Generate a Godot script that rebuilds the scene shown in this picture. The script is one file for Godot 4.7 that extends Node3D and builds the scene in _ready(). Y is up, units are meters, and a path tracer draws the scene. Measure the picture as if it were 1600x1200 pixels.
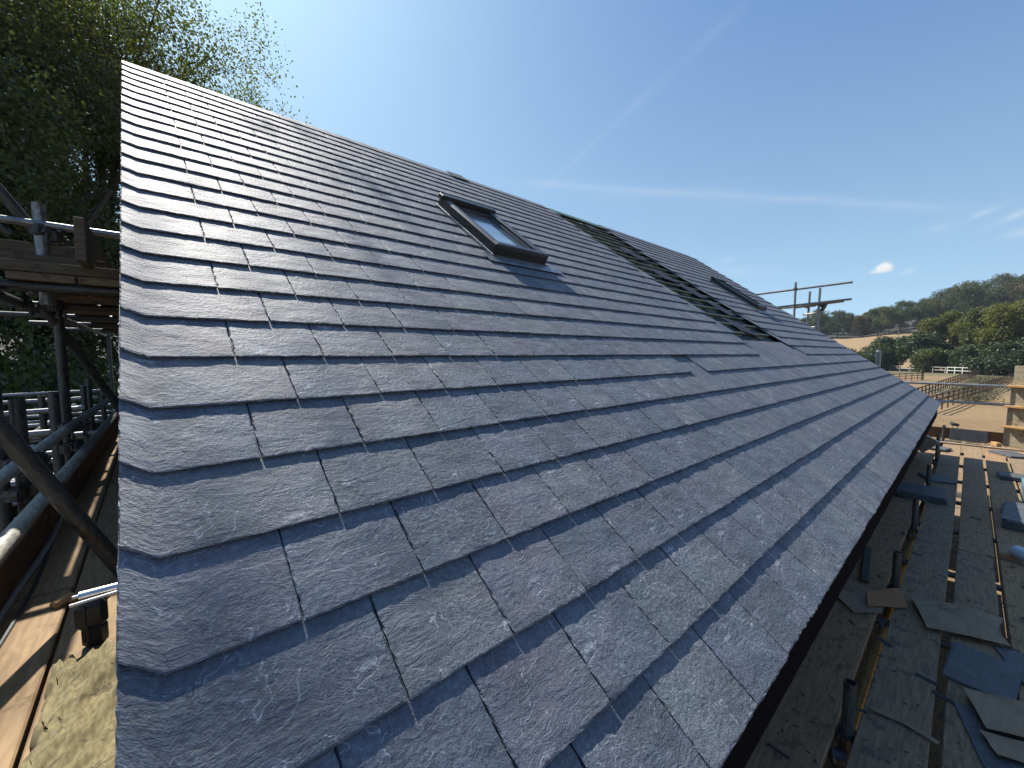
extends Node3D
# An unfinished slate roof seen from the eaves scaffold on a sunny day.
# Local frame: x along the ridge, z down the slope (horizontal), y up; heights are given from eye level and raised by EYE.

const EYE := 4.6
const PITCH := 0.63181            # 36.2 degrees
const ROOF_D := 0.86              # eye to roof plane
const GAUGE := 0.2035
const TILT := 0.0505
const SLATE_T := 0.0095
const GROUND := -4.6
const DECK := -1.74               # top of the eaves deck
const GDECK := -0.78              # top of the gable deck

const ORDINALS := ["first", "second", "third", "fourth", "fifth", "sixth", "seventh", "eighth", "ninth", "tenth", "eleventh", "twelfth", "thirteenth", "fourteenth", "fifteenth"]

var names := {}
var M := {}
var slate_mats: Array = []
var roof_frame: Transform3D
var board_cache := {}
var tube_cache := {}

# ------------------------------------------------------------------ helpers
func P(x: float, y: float, z: float) -> Vector3:
	return Vector3(x, y + EYE, z)

func numbered(n: String) -> String:
	var c: int = names.get(n, 0)
	names[n] = c + 1
	return n if c == 0 else "%s_%03d" % [n, c]

func tag(o: Node, label: String, category: String, group := "", kind := "") -> void:
	if label != "": o.set_meta("label", label)
	if category != "": o.set_meta("category", category)
	if group != "": o.set_meta("group", group)
	if kind != "": o.set_meta("kind", kind)

func thing(called: String, label: String, category: String, at := Vector3.ZERO, group := "") -> Node3D:
	var o := Node3D.new()
	o.name = numbered(called)
	add_child(o)
	o.position = at
	tag(o, label, category, group)
	return o

func part(called: String, mesh: Mesh, m: Material, parent: Node, t := Transform3D.IDENTITY) -> MeshInstance3D:
	var o := MeshInstance3D.new()
	o.name = called
	o.mesh = mesh
	if m != null: o.material_override = m
	o.transform = t
	parent.add_child(o, true)
	return o

func solo(called: String, mesh: Mesh, m: Material, t: Transform3D, label: String, category: String, group := "") -> MeshInstance3D:
	var o := MeshInstance3D.new()
	o.name = numbered(called)
	o.mesh = mesh
	if m != null: o.material_override = m
	o.transform = t
	add_child(o)
	tag(o, label, category, group)
	return o

func srgb(r: float, g: float, b: float) -> Color:
	return Color(r, g, b).linear_to_srgb()

func mat(r: float, g: float, b: float, rough := 0.8, metal := 0.0, tex: Texture2D = null) -> StandardMaterial3D:
	var m := StandardMaterial3D.new()
	m.albedo_color = srgb(r, g, b)
	m.roughness = rough
	m.metallic = metal
	if tex != null: m.albedo_texture = tex
	return m

func rng_of(s: int) -> RandomNumberGenerator:
	var r := RandomNumberGenerator.new()
	r.seed = s * 7919 + 17
	return r

func start() -> SurfaceTool:
	var st := SurfaceTool.new()
	st.begin(Mesh.PRIMITIVE_TRIANGLES)
	st.set_smooth_group(-1)
	return st

func done(st: SurfaceTool) -> ArrayMesh:
	st.generate_normals()
	return st.commit()

func auv(p: Vector3, n: Vector3) -> Vector2:
	var a := n.abs()
	if a.y >= a.x and a.y >= a.z: return Vector2(p.x, p.z)
	if a.z >= a.x: return Vector2(p.x, p.y)
	return Vector2(p.z, p.y)

# one triangle whose front looks along «out»
func tri(st: SurfaceTool, a: Vector3, b: Vector3, c: Vector3, out: Vector3, uvo := Vector2.ZERO) -> void:
	var flip := (b - a).cross(c - a).dot(out) > 0.0
	for p in ([a, c, b] if flip else [a, b, c]):
		st.set_uv(auv(p, out) + uvo)
		st.add_vertex(p)

func quad(st: SurfaceTool, a: Vector3, b: Vector3, c: Vector3, d: Vector3, out: Vector3, uvo := Vector2.ZERO) -> void:
	tri(st, a, b, c, out, uvo)
	tri(st, a, c, d, out, uvo)

# a chamfered block; t places it
func block(st: SurfaceTool, size: Vector3, b: float, t := Transform3D.IDENTITY, uvo := Vector2.ZERO) -> void:
	var h := size * 0.5
	b = minf(b, minf(h.x, minf(h.y, h.z)) * 0.6)
	var corner := func(s: Vector3, axis: int) -> Vector3:
		var v := Vector3(s.x * (h.x - b), s.y * (h.y - b), s.z * (h.z - b))
		v[axis] = s[axis] * h[axis]
		return t * v
	for axis in 3:
		var u := (axis + 1) % 3
		var w := (axis + 2) % 3
		for sg in [-1.0, 1.0]:
			var q := []
			for k in [[-1.0, -1.0], [1.0, -1.0], [1.0, 1.0], [-1.0, 1.0]]:
				var s := Vector3.ZERO
				s[axis] = sg; s[u] = k[0]; s[w] = k[1]
				q.append(corner.call(s, axis))
			var n := Vector3.ZERO
			n[axis] = sg
			var o := t.basis * n
			# keep texture in the block's own axes
			var inv := t.affine_inverse()
			var flip: bool = (q[1] - q[0]).cross(q[2] - q[0]).dot(o) > 0.0
			for tr in [[0, 1, 2], [0, 2, 3]]:
				var ids: Array = [tr[0], tr[2], tr[1]] if flip else tr
				for i in ids:
					st.set_uv(auv(inv * q[i], n) + uvo)
					st.add_vertex(q[i])
		# edges parallel to this axis
		for su in [-1.0, 1.0]:
			for sw in [-1.0, 1.0]:
				var s0 := Vector3.ZERO
				s0[u] = su; s0[w] = sw; s0[axis] = -1.0
				var s1 := s0
				s1[axis] = 1.0
				var o2 := Vector3.ZERO
				o2[u] = su; o2[w] = sw
				quad(st, corner.call(s0, u), corner.call(s1, u), corner.call(s1, w), corner.call(s0, w), t.basis * o2, uvo)
	for sx in [-1.0, 1.0]:
		for sy in [-1.0, 1.0]:
			for sz in [-1.0, 1.0]:
				var s2 := Vector3(sx, sy, sz)
				tri(st, corner.call(s2, 0), corner.call(s2, 1), corner.call(s2, 2), t.basis * s2, uvo)

func block_mesh(size: Vector3, b := 0.004, uvo := Vector2.ZERO) -> ArrayMesh:
	var st := start()
	block(st, size, b, Transform3D.IDENTITY, uvo)
	return done(st)

func at(p: Vector3) -> Transform3D:
	return Transform3D(Basis.IDENTITY, p)

func turned(p: Vector3, yaw: float, pitch := 0.0, roll := 0.0) -> Transform3D:
	return Transform3D(Basis.from_euler(Vector3(pitch, yaw, roll)), p)

# a hollow pipe standing on y = 0
func pipe_mesh(l: float, r := 0.0242, wall := 0.004, n := 14) -> ArrayMesh:
	var key := "%.3f_%.4f" % [l, r]
	if tube_cache.has(key): return tube_cache[key]
	var st := start()
	var ri := r - wall
	var deep := minf(0.25, l * 0.45)
	for i in n:
		var a := TAU * i / n
		var b := TAU * (i + 1) / n
		var ca := Vector3(cos(a), 0, sin(a))
		var cb := Vector3(cos(b), 0, sin(b))
		var out := ca + cb
		var up := Vector3.UP
		st.set_smooth_group(1)
		var m := 4
		for k in m:
			var y0 := l * k / m
			var y1 := l * (k + 1) / m
			var v := [ca * r + up * y0, cb * r + up * y0, cb * r + up * y1, ca * r + up * y1]
			var fl: bool = (v[1] - v[0]).cross(v[2] - v[0]).dot(out) > 0
			var uu := [Vector2(float(i) / n, y0), Vector2(float(i + 1) / n, y0), Vector2(float(i + 1) / n, y1), Vector2(float(i) / n, y1)]
			for tr in [[0, 1, 2], [0, 2, 3]]:
				var ids: Array = [tr[0], tr[2], tr[1]] if fl else tr
				for id in ids:
					st.set_uv(uu[id] * Vector2(0.5, 1.0))
					st.add_vertex(v[id])
		st.set_smooth_group(-1)
		for e in [[0.0, 1.0], [l, -1.0]]:
			var y: float = e[0]
			quad(st, ca * ri + up * y, cb * ri + up * y, cb * r + up * y, ca * r + up * y, -up * e[1])
			var yd: float = y + deep * e[1]
			quad(st, ca * ri + up * y, cb * ri + up * y, cb * ri + up * yd, ca * ri + up * yd, -out)
			tri(st, ca * ri + up * yd, cb * ri + up * yd, up * yd, -up * e[1])
	var mesh := done(st)
	tube_cache[key] = mesh
	return mesh

func along(a: Vector3, b: Vector3) -> Transform3D:
	var y := (b - a).normalized()
	var x := y.cross(Vector3.FORWARD if absf(y.z) < 0.9 else Vector3.RIGHT).normalized()
	return Transform3D(Basis(x, y, x.cross(y)), a)

func tube(called: String, a: Vector3, b: Vector3, m: Material, parent: Node3D, r := 0.0242) -> MeshInstance3D:
	var l := snappedf(a.distance_to(b), 0.01)
	var o := parent.position
	return part(called, pipe_mesh(l, r), m, parent, along(a - o, b - o))

var coupler_mesh: ArrayMesh
func make_coupler() -> void:
	var st := start()
	# two clamp bodies at right angles, a flap, and a bolt with its nut on each
	for k in 2:
		var t := Transform3D(Basis.IDENTITY if k == 0 else Basis.from_euler(Vector3(PI / 2, 0, PI / 2)), Vector3.ZERO)
		var n := 12
		for i in n:
			var a := TAU * i / n
			var b := TAU * (i + 1) / n
			for e in [-1.0, 1.0]:
				pass
			var p := func(ang: float, r: float, y: float) -> Vector3: return t * Vector3(cos(ang) * r, y, sin(ang) * r + (0.0 if k == 0 else 0.0) )
			quad(st, p.call(a, 0.033, -0.024), p.call(b, 0.033, -0.024), p.call(b, 0.033, 0.024), p.call(a, 0.033, 0.024), t.basis * Vector3(cos(a), 0, sin(a)))
			quad(st, p.call(a, 0.0255, -0.024), p.call(b, 0.0255, -0.024), p.call(b, 0.033, -0.024), p.call(a, 0.033, -0.024), t.basis * Vector3(0, -1, 0))
			quad(st, p.call(a, 0.0255, 0.024), p.call(b, 0.0255, 0.024), p.call(b, 0.033, 0.024), p.call(a, 0.033, 0.024), t.basis * Vector3(0, 1, 0))
		block(st, Vector3(0.03, 0.03, 0.02), 0.003, t * at(Vector3(0.04, 0, 0.012)))
		block(st, Vector3(0.012, 0.012, 0.085), 0.002, t * at(Vector3(0.044, 0, 0.03)))
		block(st, Vector3(0.022, 0.022, 0.018), 0.005, t * at(Vector3(0.044, 0, 0.058)))
	coupler_mesh = done(st)

func coupler(p: Vector3, yaw: float, parent: Node3D) -> void:
	part("coupler", coupler_mesh, M.coupler, parent, turned(p - parent.position, yaw))

func board_mesh(l: float, w: float, h: float, variant: int) -> ArrayMesh:
	var key := "%.3f_%.3f_%.3f_%d" % [l, w, h, variant]
	if not board_cache.has(key):
		board_cache[key] = block_mesh(Vector3(l, h, w), 0.004, Vector2(0.37 * variant, 0.23 * variant))
	return board_cache[key]

# ------------------------------------------------------------------ textures and materials
func noise(sd: int, freq: float, oct := 4, kind := FastNoiseLite.TYPE_SIMPLEX_SMOOTH) -> FastNoiseLite:
	var n := FastNoiseLite.new()
	n.seed = sd
	n.noise_type = kind
	n.frequency = freq
	n.fractal_type = FastNoiseLite.FRACTAL_FBM if oct > 1 else FastNoiseLite.FRACTAL_NONE
	n.fractal_octaves = oct
	return n

func enc(v: float) -> int:
	v = clampf(v, 0.0, 1.0)
	v = 12.92 * v if v <= 0.0031308 else 1.055 * pow(v, 1.0 / 2.4) - 0.055
	return int(v * 255.0 + 0.5)

const SLATE_TILE := 1.15
func slate_textures() -> Array:
	var n := 1280
	var streak := noise(3, 0.075, 5)
	var lips := noise(12, 0.012, 3)
	var grit := noise(13, 0.30, 2)
	var fine := noise(4, 0.24, 3)
	var warp := noise(5, 0.008, 3)
	var iso := noise(6, 0.05, 5)
	var flake := noise(7, 0.006, 4)
	var mask := noise(8, 0.0035, 2)
	var vein := noise(9, 0.008, 4)
	var scratch := noise(10, 0.028, 3)
	var tone := noise(11, 0.004, 3)
	var hs := PackedFloat32Array()
	hs.resize(n * n)
	var col := PackedByteArray()
	col.resize(n * n * 3)
	var lut := PackedByteArray()
	lut.resize(1025)
	for i in 1025: lut[i] = enc(i / 1024.0)
	for y in n:
		for x in n:
			var w := warp.get_noise_2d(x, y)
			var m := clampf(mask.get_noise_2d(x, y) * 2.2 + 0.45, 0.0, 1.0)      # 1: long streaky cleavage, 0: crumbly
			var s := streak.get_noise_2d(x * (0.17 + 0.3 * (1.0 - m)), y + 14.0 * w)
			var f := fine.get_noise_2d(x * 0.5, y)
			var lt := y * 0.026 + 1.0 * lips.get_noise_2d(x * 0.3, y) + 0.35 * s
			var lf := lt - floorf(lt)
			var lip := (lf if lf < 0.955 else (1.0 - lf) / 0.045 * 0.955) * clampf(lips.get_noise_2d(y * 0.9 + 500.0, x * 0.5) * 3.0 + 0.35, 0.0, 1.0)
			var i2 := iso.get_noise_2d(x, y)
			var t := flake.get_noise_2d(x * 0.7 + 25.0 * w, y * 1.25) * 4.0 + 10.0
			var fl := floorf(t)
			var fr := t - fl
			var step := fl + smoothstep(0.0, 0.06, fr) + fr * 0.25
			var h := 0.36 * s + 0.26 * f + 0.14 * grit.get_noise_2d(x * 0.8, y) + 0.34 * i2 * (1.3 - m) + 0.34 * step + 0.62 * lip * (0.3 + 0.7 * m)
			hs[y * n + x] = h
			# colour
			var v := maxf(0.0, 1.0 - absf(vein.get_noise_2d(x + 50.0 * w, y * 0.7)) / 0.020) * clampf(tone.get_noise_2d(y, x) * 4.0 + 0.25, 0.0, 1.0)
			var sc := maxf(0.0, 1.0 - absf(scratch.get_noise_2d(x * 0.9 + y * 0.5, y * 1.1 - x * 0.2)) / 0.040)
			sc *= clampf(i2 * 4.5 + 3.0 * tone.get_noise_2d(x * 1.7, y * 1.7 + 400.0) - 0.15, 0.0, 1.0) * (1.2 - 0.7 * m)
			var edge := (1.0 - smoothstep(0.0, 0.10, fr)) * clampf(w * 2.0 + 0.5, 0.0, 1.0)
			var k := 1.0 + 0.30 * tone.get_noise_2d(x, y) + 0.26 * s + 0.30 * i2 + 0.32 * f
			var white := clampf(1.0 * v + 0.62 * sc + 0.14 * edge, 0.0, 0.8)
			var p := tone.get_noise_2d(x + 900.0, y) * 0.10
			var r := lerpf(0.115 * k * (1.0 + p), 0.40, white)
			var g := lerpf(0.128 * k, 0.425, white)
			var b := lerpf(0.148 * k, 0.45, white)
			var o := (y * n + x) * 3
			col[o] = lut[clampi(int(r * 1024.0), 0, 1024)]
			col[o + 1] = lut[clampi(int(g * 1024.0), 0, 1024)]
			col[o + 2] = lut[clampi(int(b * 1024.0), 0, 1024)]
	var hi := Image.create_from_data(n, n, false, Image.FORMAT_RF, hs.to_byte_array())
	var ci := Image.create_from_data(n, n, false, Image.FORMAT_RGB8, col)
	return [ImageTexture.create_from_image(ci), ImageTexture.create_from_image(hi)]

# light and dark about 1: a colour texture that a material tints
func grain_texture(n: int, sd: int, stretch: float, lo: Color, hi: Color, dirt: Color, dirt_at: float, rings := 14.0) -> ImageTexture:
	var a := noise(sd, 0.02, 4)
	var b := noise(sd + 1, 0.012, 3)
	var c := noise(sd + 2, 0.09, 2)
	var data := PackedByteArray()
	data.resize(n * n * 3)
	for y in n:
		for x in n:
			var w := b.get_noise_2d(x, y)
			var g := 0.5 + 0.5 * sin((a.get_noise_2d(x * stretch, y) * 1.2 + w * 0.3) * rings)
			var f := c.get_noise_2d(x * stretch, y)
			var t := clampf(0.25 + 0.45 * g + 0.7 * f, 0.0, 1.0)
			var d := smoothstep(dirt_at, dirt_at + 0.35, w + 0.35 * c.get_noise_2d(y, x) + 0.3 * a.get_noise_2d(x + 300.0, y))
			var q := lo.lerp(hi, t).lerp(dirt, d)
			var o := (y * n + x) * 3
			data[o] = enc(q.r)
			data[o + 1] = enc(q.g)
			data[o + 2] = enc(q.b)
	return ImageTexture.create_from_image(Image.create_from_data(n, n, false, Image.FORMAT_RGB8, data))

func make_materials() -> void:
	var stx := slate_textures()
	for c in [Color(1, 1, 1), Color(0.90, 0.94, 1.0), Color(1.10, 1.08, 1.05), Color(0.97, 0.93, 0.98), Color(0.82, 0.85, 0.90)]:
		var m := StandardMaterial3D.new()
		m.albedo_color = Color(c.r * 0.95, c.g * 0.95, c.b * 0.95).linear_to_srgb()
		m.albedo_texture = stx[0]
		m.heightmap_enabled = true
		m.heightmap_texture = stx[1]
		m.heightmap_scale = 0.12
		m.roughness = 0.68
		m.metallic_specular = 0.50
		slate_mats.append(m)
	M.slate_shade = mat(0.62, 0.60, 0.54, 0.6, 0, stx[0])
	M.slate_loose = mat(0.30, 0.35, 0.44, 0.85, 0, stx[0])
	M.slate_loose.metallic_specular = 0.2
	var wood := grain_texture(512, 40, 0.10, Color(0.19, 0.125, 0.068), Color(0.29, 0.20, 0.115), Color(0.13, 0.095, 0.062), 0.28)
	M.board = mat(1, 1, 1, 0.85, 0, wood)
	M.board_b = mat(0.82, 0.86, 0.9, 0.85, 0, wood)
	M.board_grey = mat(0.52, 0.58, 0.64, 0.85, 0, wood)
	M.board_c = mat(1.1, 1.0, 0.88, 0.85, 0, wood)
	var pale := grain_texture(512, 50, 0.10, Color(0.36, 0.27, 0.17), Color(0.52, 0.40, 0.26), Color(0.30, 0.22, 0.14), 0.3)
	M.board_pale = mat(1, 1, 1, 0.8, 0, pale)
	M.board_worn = mat(0.66, 0.58, 0.46, 0.85, 0, pale)
	M.board_orange = mat(0.95, 0.72, 0.45, 0.8, 0, pale)
	M.toe = mat(0.36, 0.25, 0.18, 0.8, 0, pale)
	M.ply = mat(1.0, 0.93, 0.76, 0.85, 0, grain_texture(512, 60, 0.35, Color(0.24, 0.22, 0.18), Color(0.38, 0.34, 0.27), Color(0.16, 0.15, 0.13), 0.25, 6.0))
	var mot := grain_texture(256, 70, 1.0, Color(0.55, 0.55, 0.56), Color(1, 1, 1), Color(0.45, 0.36, 0.27), 0.3, 3.0)
	M.steel = mat(0.34, 0.35, 0.36, 0.42, 0.55, mot)
	M.steel_dark = mat(0.10, 0.105, 0.10, 0.45, 0.35, mot)
	M.steel_pale = mat(0.66, 0.64, 0.54, 0.5, 0.1, mot)  # cream brightness carries the sunlight on the gable guard rails
	M.steel_yellow = mat(0.42, 0.30, 0.10, 0.5, 0.1, mot)
	M.coupler = mat(0.12, 0.115, 0.11, 0.5, 0.6, mot)
	M.cladding = mat(0.028, 0.03, 0.033, 0.38, 0.3)
	M.sash = mat(0.05, 0.053, 0.056, 0.4, 0.2)
	M.lead = mat(0.30, 0.33, 0.36, 0.42, 0.5, mot)
	M.reflection_sheet = mat(0.45, 0.52, 0.56, 0.9)  # pale blue colour stands for sky mirrored in the glass
	var g := StandardMaterial3D.new()
	g.albedo_color = Color(0.75, 0.85, 0.9, 0.12)
	g.transparency = BaseMaterial3D.TRANSPARENCY_ALPHA
	g.roughness = 0.03
	g.metallic_specular = 0.8
	M.glass = g
	M.membrane = mat(0.022, 0.032, 0.030, 0.7)
	M.batten = mat(0.05, 0.075, 0.058, 0.8, 0, grain_texture(256, 80, 0.1, Color(0.6, 0.6, 0.6), Color(1, 1, 1), Color(0.5, 0.5, 0.45), 0.3))
	M.fascia = mat(0.010, 0.0095, 0.010, 0.95)
	M.fascia.metallic_specular = 0.1
	M.wall = mat(0.22, 0.20, 0.18, 0.9, 0, grain_texture(256, 85, 1.0, Color(0.7, 0.7, 0.7), Color(1, 1, 1), Color(0.6, 0.58, 0.55), 0.3))
	M.card = mat(0.30, 0.21, 0.13, 0.9, 0, grain_texture(256, 90, 0.3, Color(0.8, 0.8, 0.8), Color(1, 1, 1), Color(0.6, 0.58, 0.55), 0.4, 4.0))
	M.card_orange = mat(0.40, 0.20, 0.085, 0.9)
	M.wool = mat(1, 1, 1, 1.0, 0, grain_texture(256, 95, 0.35, Color(0.15, 0.122, 0.06), Color(0.29, 0.24, 0.12), Color(0.115, 0.092, 0.05), 0.25, 3.0))  # wool colour darkened and browned to stand in for shade nothing here casts
	M.rubber = mat(0.02, 0.02, 0.021, 0.45)
	M.shiny = mat(0.62, 0.60, 0.58, 0.28, 0.9)
	M.cable = mat(0.42, 0.42, 0.40, 0.5)
	M.cable_dark = mat(0.05, 0.05, 0.05, 0.5)
	M.tub = mat(0.10, 0.19, 0.24, 0.4)
	M.film = mat(0.35, 0.45, 0.50, 0.25)
	M.white = mat(0.70, 0.68, 0.62, 0.7)
	M.brown_rail = mat(0.10, 0.055, 0.038, 0.8)
	M.bark = mat(0.055, 0.045, 0.035, 0.9)
	M.bark_pale = mat(0.20, 0.18, 0.15, 0.9)
	var gr := grain_texture(512, 100, 1.0, Color(0.72, 0.72, 0.72), Color(1.05, 1.05, 1.0), Color(0.62, 0.60, 0.55), 0.2, 5.0)
	var gm := StandardMaterial3D.new()
	gm.vertex_color_use_as_albedo = true
	gm.albedo_texture = gr
	gm.roughness = 0.95
	gm.uv1_triplanar = true
	gm.uv1_world_triplanar = true
	gm.uv1_scale = Vector3(0.23, 0.23, 0.23)
	M.ground = gm

func leaf_mat(r: float, g: float, b: float, back := 0.6) -> StandardMaterial3D:
	var m := StandardMaterial3D.new()
	m.albedo_color = srgb(r, g, b)
	m.roughness = 0.6
	m.vertex_color_use_as_albedo = true
	m.cull_mode = BaseMaterial3D.CULL_DISABLED
	m.backlight_enabled = true
	m.backlight = Color(0.88 * back, 1.0 * back, 0.5 * back)
	return m

# ------------------------------------------------------------------ sky
func smooth_pulse(x: float, w: float) -> float:
	return exp(-x * x / (w * w))

func sky_color(d: Vector3, sun: Vector3) -> Vector3:
	var e := maxf(d.y, 0.0)
	var t := clampf(pow(e, 0.48) * 1.18, 0.0, 1.0)
	var c := Vector3(0.358, 0.529, 0.614).lerp(Vector3(0.016, 0.056, 0.198), t)
	var g := rad_to_deg(acos(clampf(d.dot(sun), -1.0, 1.0)))
	c *= 1.0 - 0.33 * clampf((g - 80.0) / 70.0, 0.0, 1.0)          # deeper blue away from the sun
	c += Vector3(0.544, 0.622, 0.428) * exp(-g / 19.2) + Vector3(0.062, 0.156, 0.280) * exp(-g / 48.0)
	if d.y < 0.0:
		c = c.lerp(Vector3(0.30, 0.27, 0.20), clampf(-d.y * 8.0, 0.0, 1.0))
	return c

func sky_dir(x: int, y: int, w: int, h: int) -> Vector3:
	var phi := (x + 0.5) / w * TAU
	var th := (y + 0.5) / h * PI
	return Vector3(sin(th) * sin(phi), cos(th), -sin(th) * cos(phi))

func make_sky(sun: Vector3) -> ImageTexture:
	var w := 2048
	var h := 1024
	var small := Image.create(256, 128, false, Image.FORMAT_RGBF)
	for y in 128:
		for x in 256:
			var c := sky_color(sky_dir(x, y, 256, 128), sun)
			small.set_pixel(x, y, Color(c.x, c.y, c.z))
	small.resize(w, h, Image.INTERPOLATE_CUBIC)
	# trails: two points on a great circle, half width in degrees, strength, fade at the ends
	var trails := [
		[Vector3(0.6461, 0.3734, -0.6657), Vector3(0.9738, 0.2266, -0.0182), 0.42, 0.12],
		[Vector3(0.6656, 0.3575, -0.6551), Vector3(0.7659, 0.5806, -0.2763), 0.5, 0.05],
		[Vector3(0.6461, 0.3680, -0.6657), Vector3(0.9138, 0.2900, -0.2800), 1.5, 0.045]]
	var wisps := [
		[Vector3(0.977, 0.213, -0.0041), 1.35, 0.26, 0.36, 0.22], [Vector3(0.9784, 0.204, 0.0341), 1.5, 0.3, 0.4, 0.2],
		[Vector3(0.974, 0.208, -0.045), 1.0, 0.35, 0.1, 0.10],
		[Vector3(0.9166, 0.1979, -0.3473), 0.75, 0.32, 0.2, 0.20], [Vector3(0.9833, 0.1775, 0.0401), 1.2, 0.4, 0.1, 0.16],
		[Vector3(0.88, 0.1804, -0.4394), 3.2, 0.5, 0.04, 0.10], [Vector3(0.93, 0.170, -0.33), 4.2, 0.6, -0.03, 0.08],
		[Vector3(0.9864, 0.1433, -0.08), 0.55, 0.22, 0.25, 0.16]]
	var nz := noise(21, 0.02, 4)
	var puff := noise(22, 0.075, 4)
	var cloud := Vector3(0.9824, 0.1461, -0.1168).normalized()
	for y in range(200, 512):
		for x in range(190, 620):
			var d := sky_dir(x, y, w, h)
			var add := 0.0
			for k in trails.size():
				var tr: Array = trails[k]
				var a: Vector3 = tr[0].normalized()
				var b: Vector3 = tr[1].normalized()
				var n := a.cross(b).normalized()
				var off := rad_to_deg(asin(d.dot(n)))
				if absf(off) > tr[2] * 4.0: continue
				var fwd := n.cross(a)
				var s := atan2(d.dot(fwd), d.dot(a)) / atan2(b.dot(fwd), b.dot(a))
				var fade := smoothstep(-0.15, 0.08, s) * (1.0 - smoothstep(0.85, 1.1, s))
				add += tr[3] * fade * smooth_pulse(off + nz.get_noise_2d(x, y) * 0.22, tr[2] * (0.75 + 0.35 * s)) * (0.8 + 0.7 * nz.get_noise_2d(x * 0.6, y * 2.0 + 77.0 * k))
			for wi in wisps:
				var c: Vector3 = wi[0].normalized()
				if d.dot(c) < 0.99: continue
				var rx := c.cross(Vector3.UP).normalized()
				var uy := rx.cross(c)
				var px := rad_to_deg(d.dot(rx))
				var py: float = rad_to_deg(d.dot(uy)) - px * wi[3]
				add += wi[4] * smooth_pulse(px, wi[1]) * smooth_pulse(py + 0.3 * nz.get_noise_2d(x, y), wi[2]) * clampf(0.9 + 1.2 * nz.get_noise_2d(x * 1.5, y * 4.0), 0.0, 2.0)
			var base := small.get_pixel(x, y)
			var q := Vector3(base.r, base.g, base.b)
			q = q.lerp(Vector3(0.52, 0.535, 0.555), clampf(add, 0.0, 0.8))
			if d.dot(cloud) > 0.998:
				var rx2 := cloud.cross(Vector3.UP).normalized()
				var cx := rad_to_deg(d.dot(rx2))
				var cy := rad_to_deg(d.dot(rx2.cross(cloud))) - cx * 0.16
				var lump := smooth_pulse(cx, 1.25) * (smooth_pulse(cy - 0.05, 0.55) if cy > 0.0 else smooth_pulse(cy, 0.28))
				lump += 0.55 * smooth_pulse(cx - 0.35, 0.6) * smooth_pulse(cy - 0.45, 0.35)
				var al := smoothstep(0.38, 0.85, lump + 0.5 * puff.get_noise_2d(x * 1.4, y * 1.8))
				q = q.lerp(Vector3(0.42, 0.435, 0.46).lerp(Vector3(0.55, 0.545, 0.535), clampf(cy * 1.2 + 0.5, 0.0, 1.0)), al * 0.9)
			small.set_pixel(x, y, Color(q.x, q.y, q.z))
	return ImageTexture.create_from_image(small)

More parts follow.
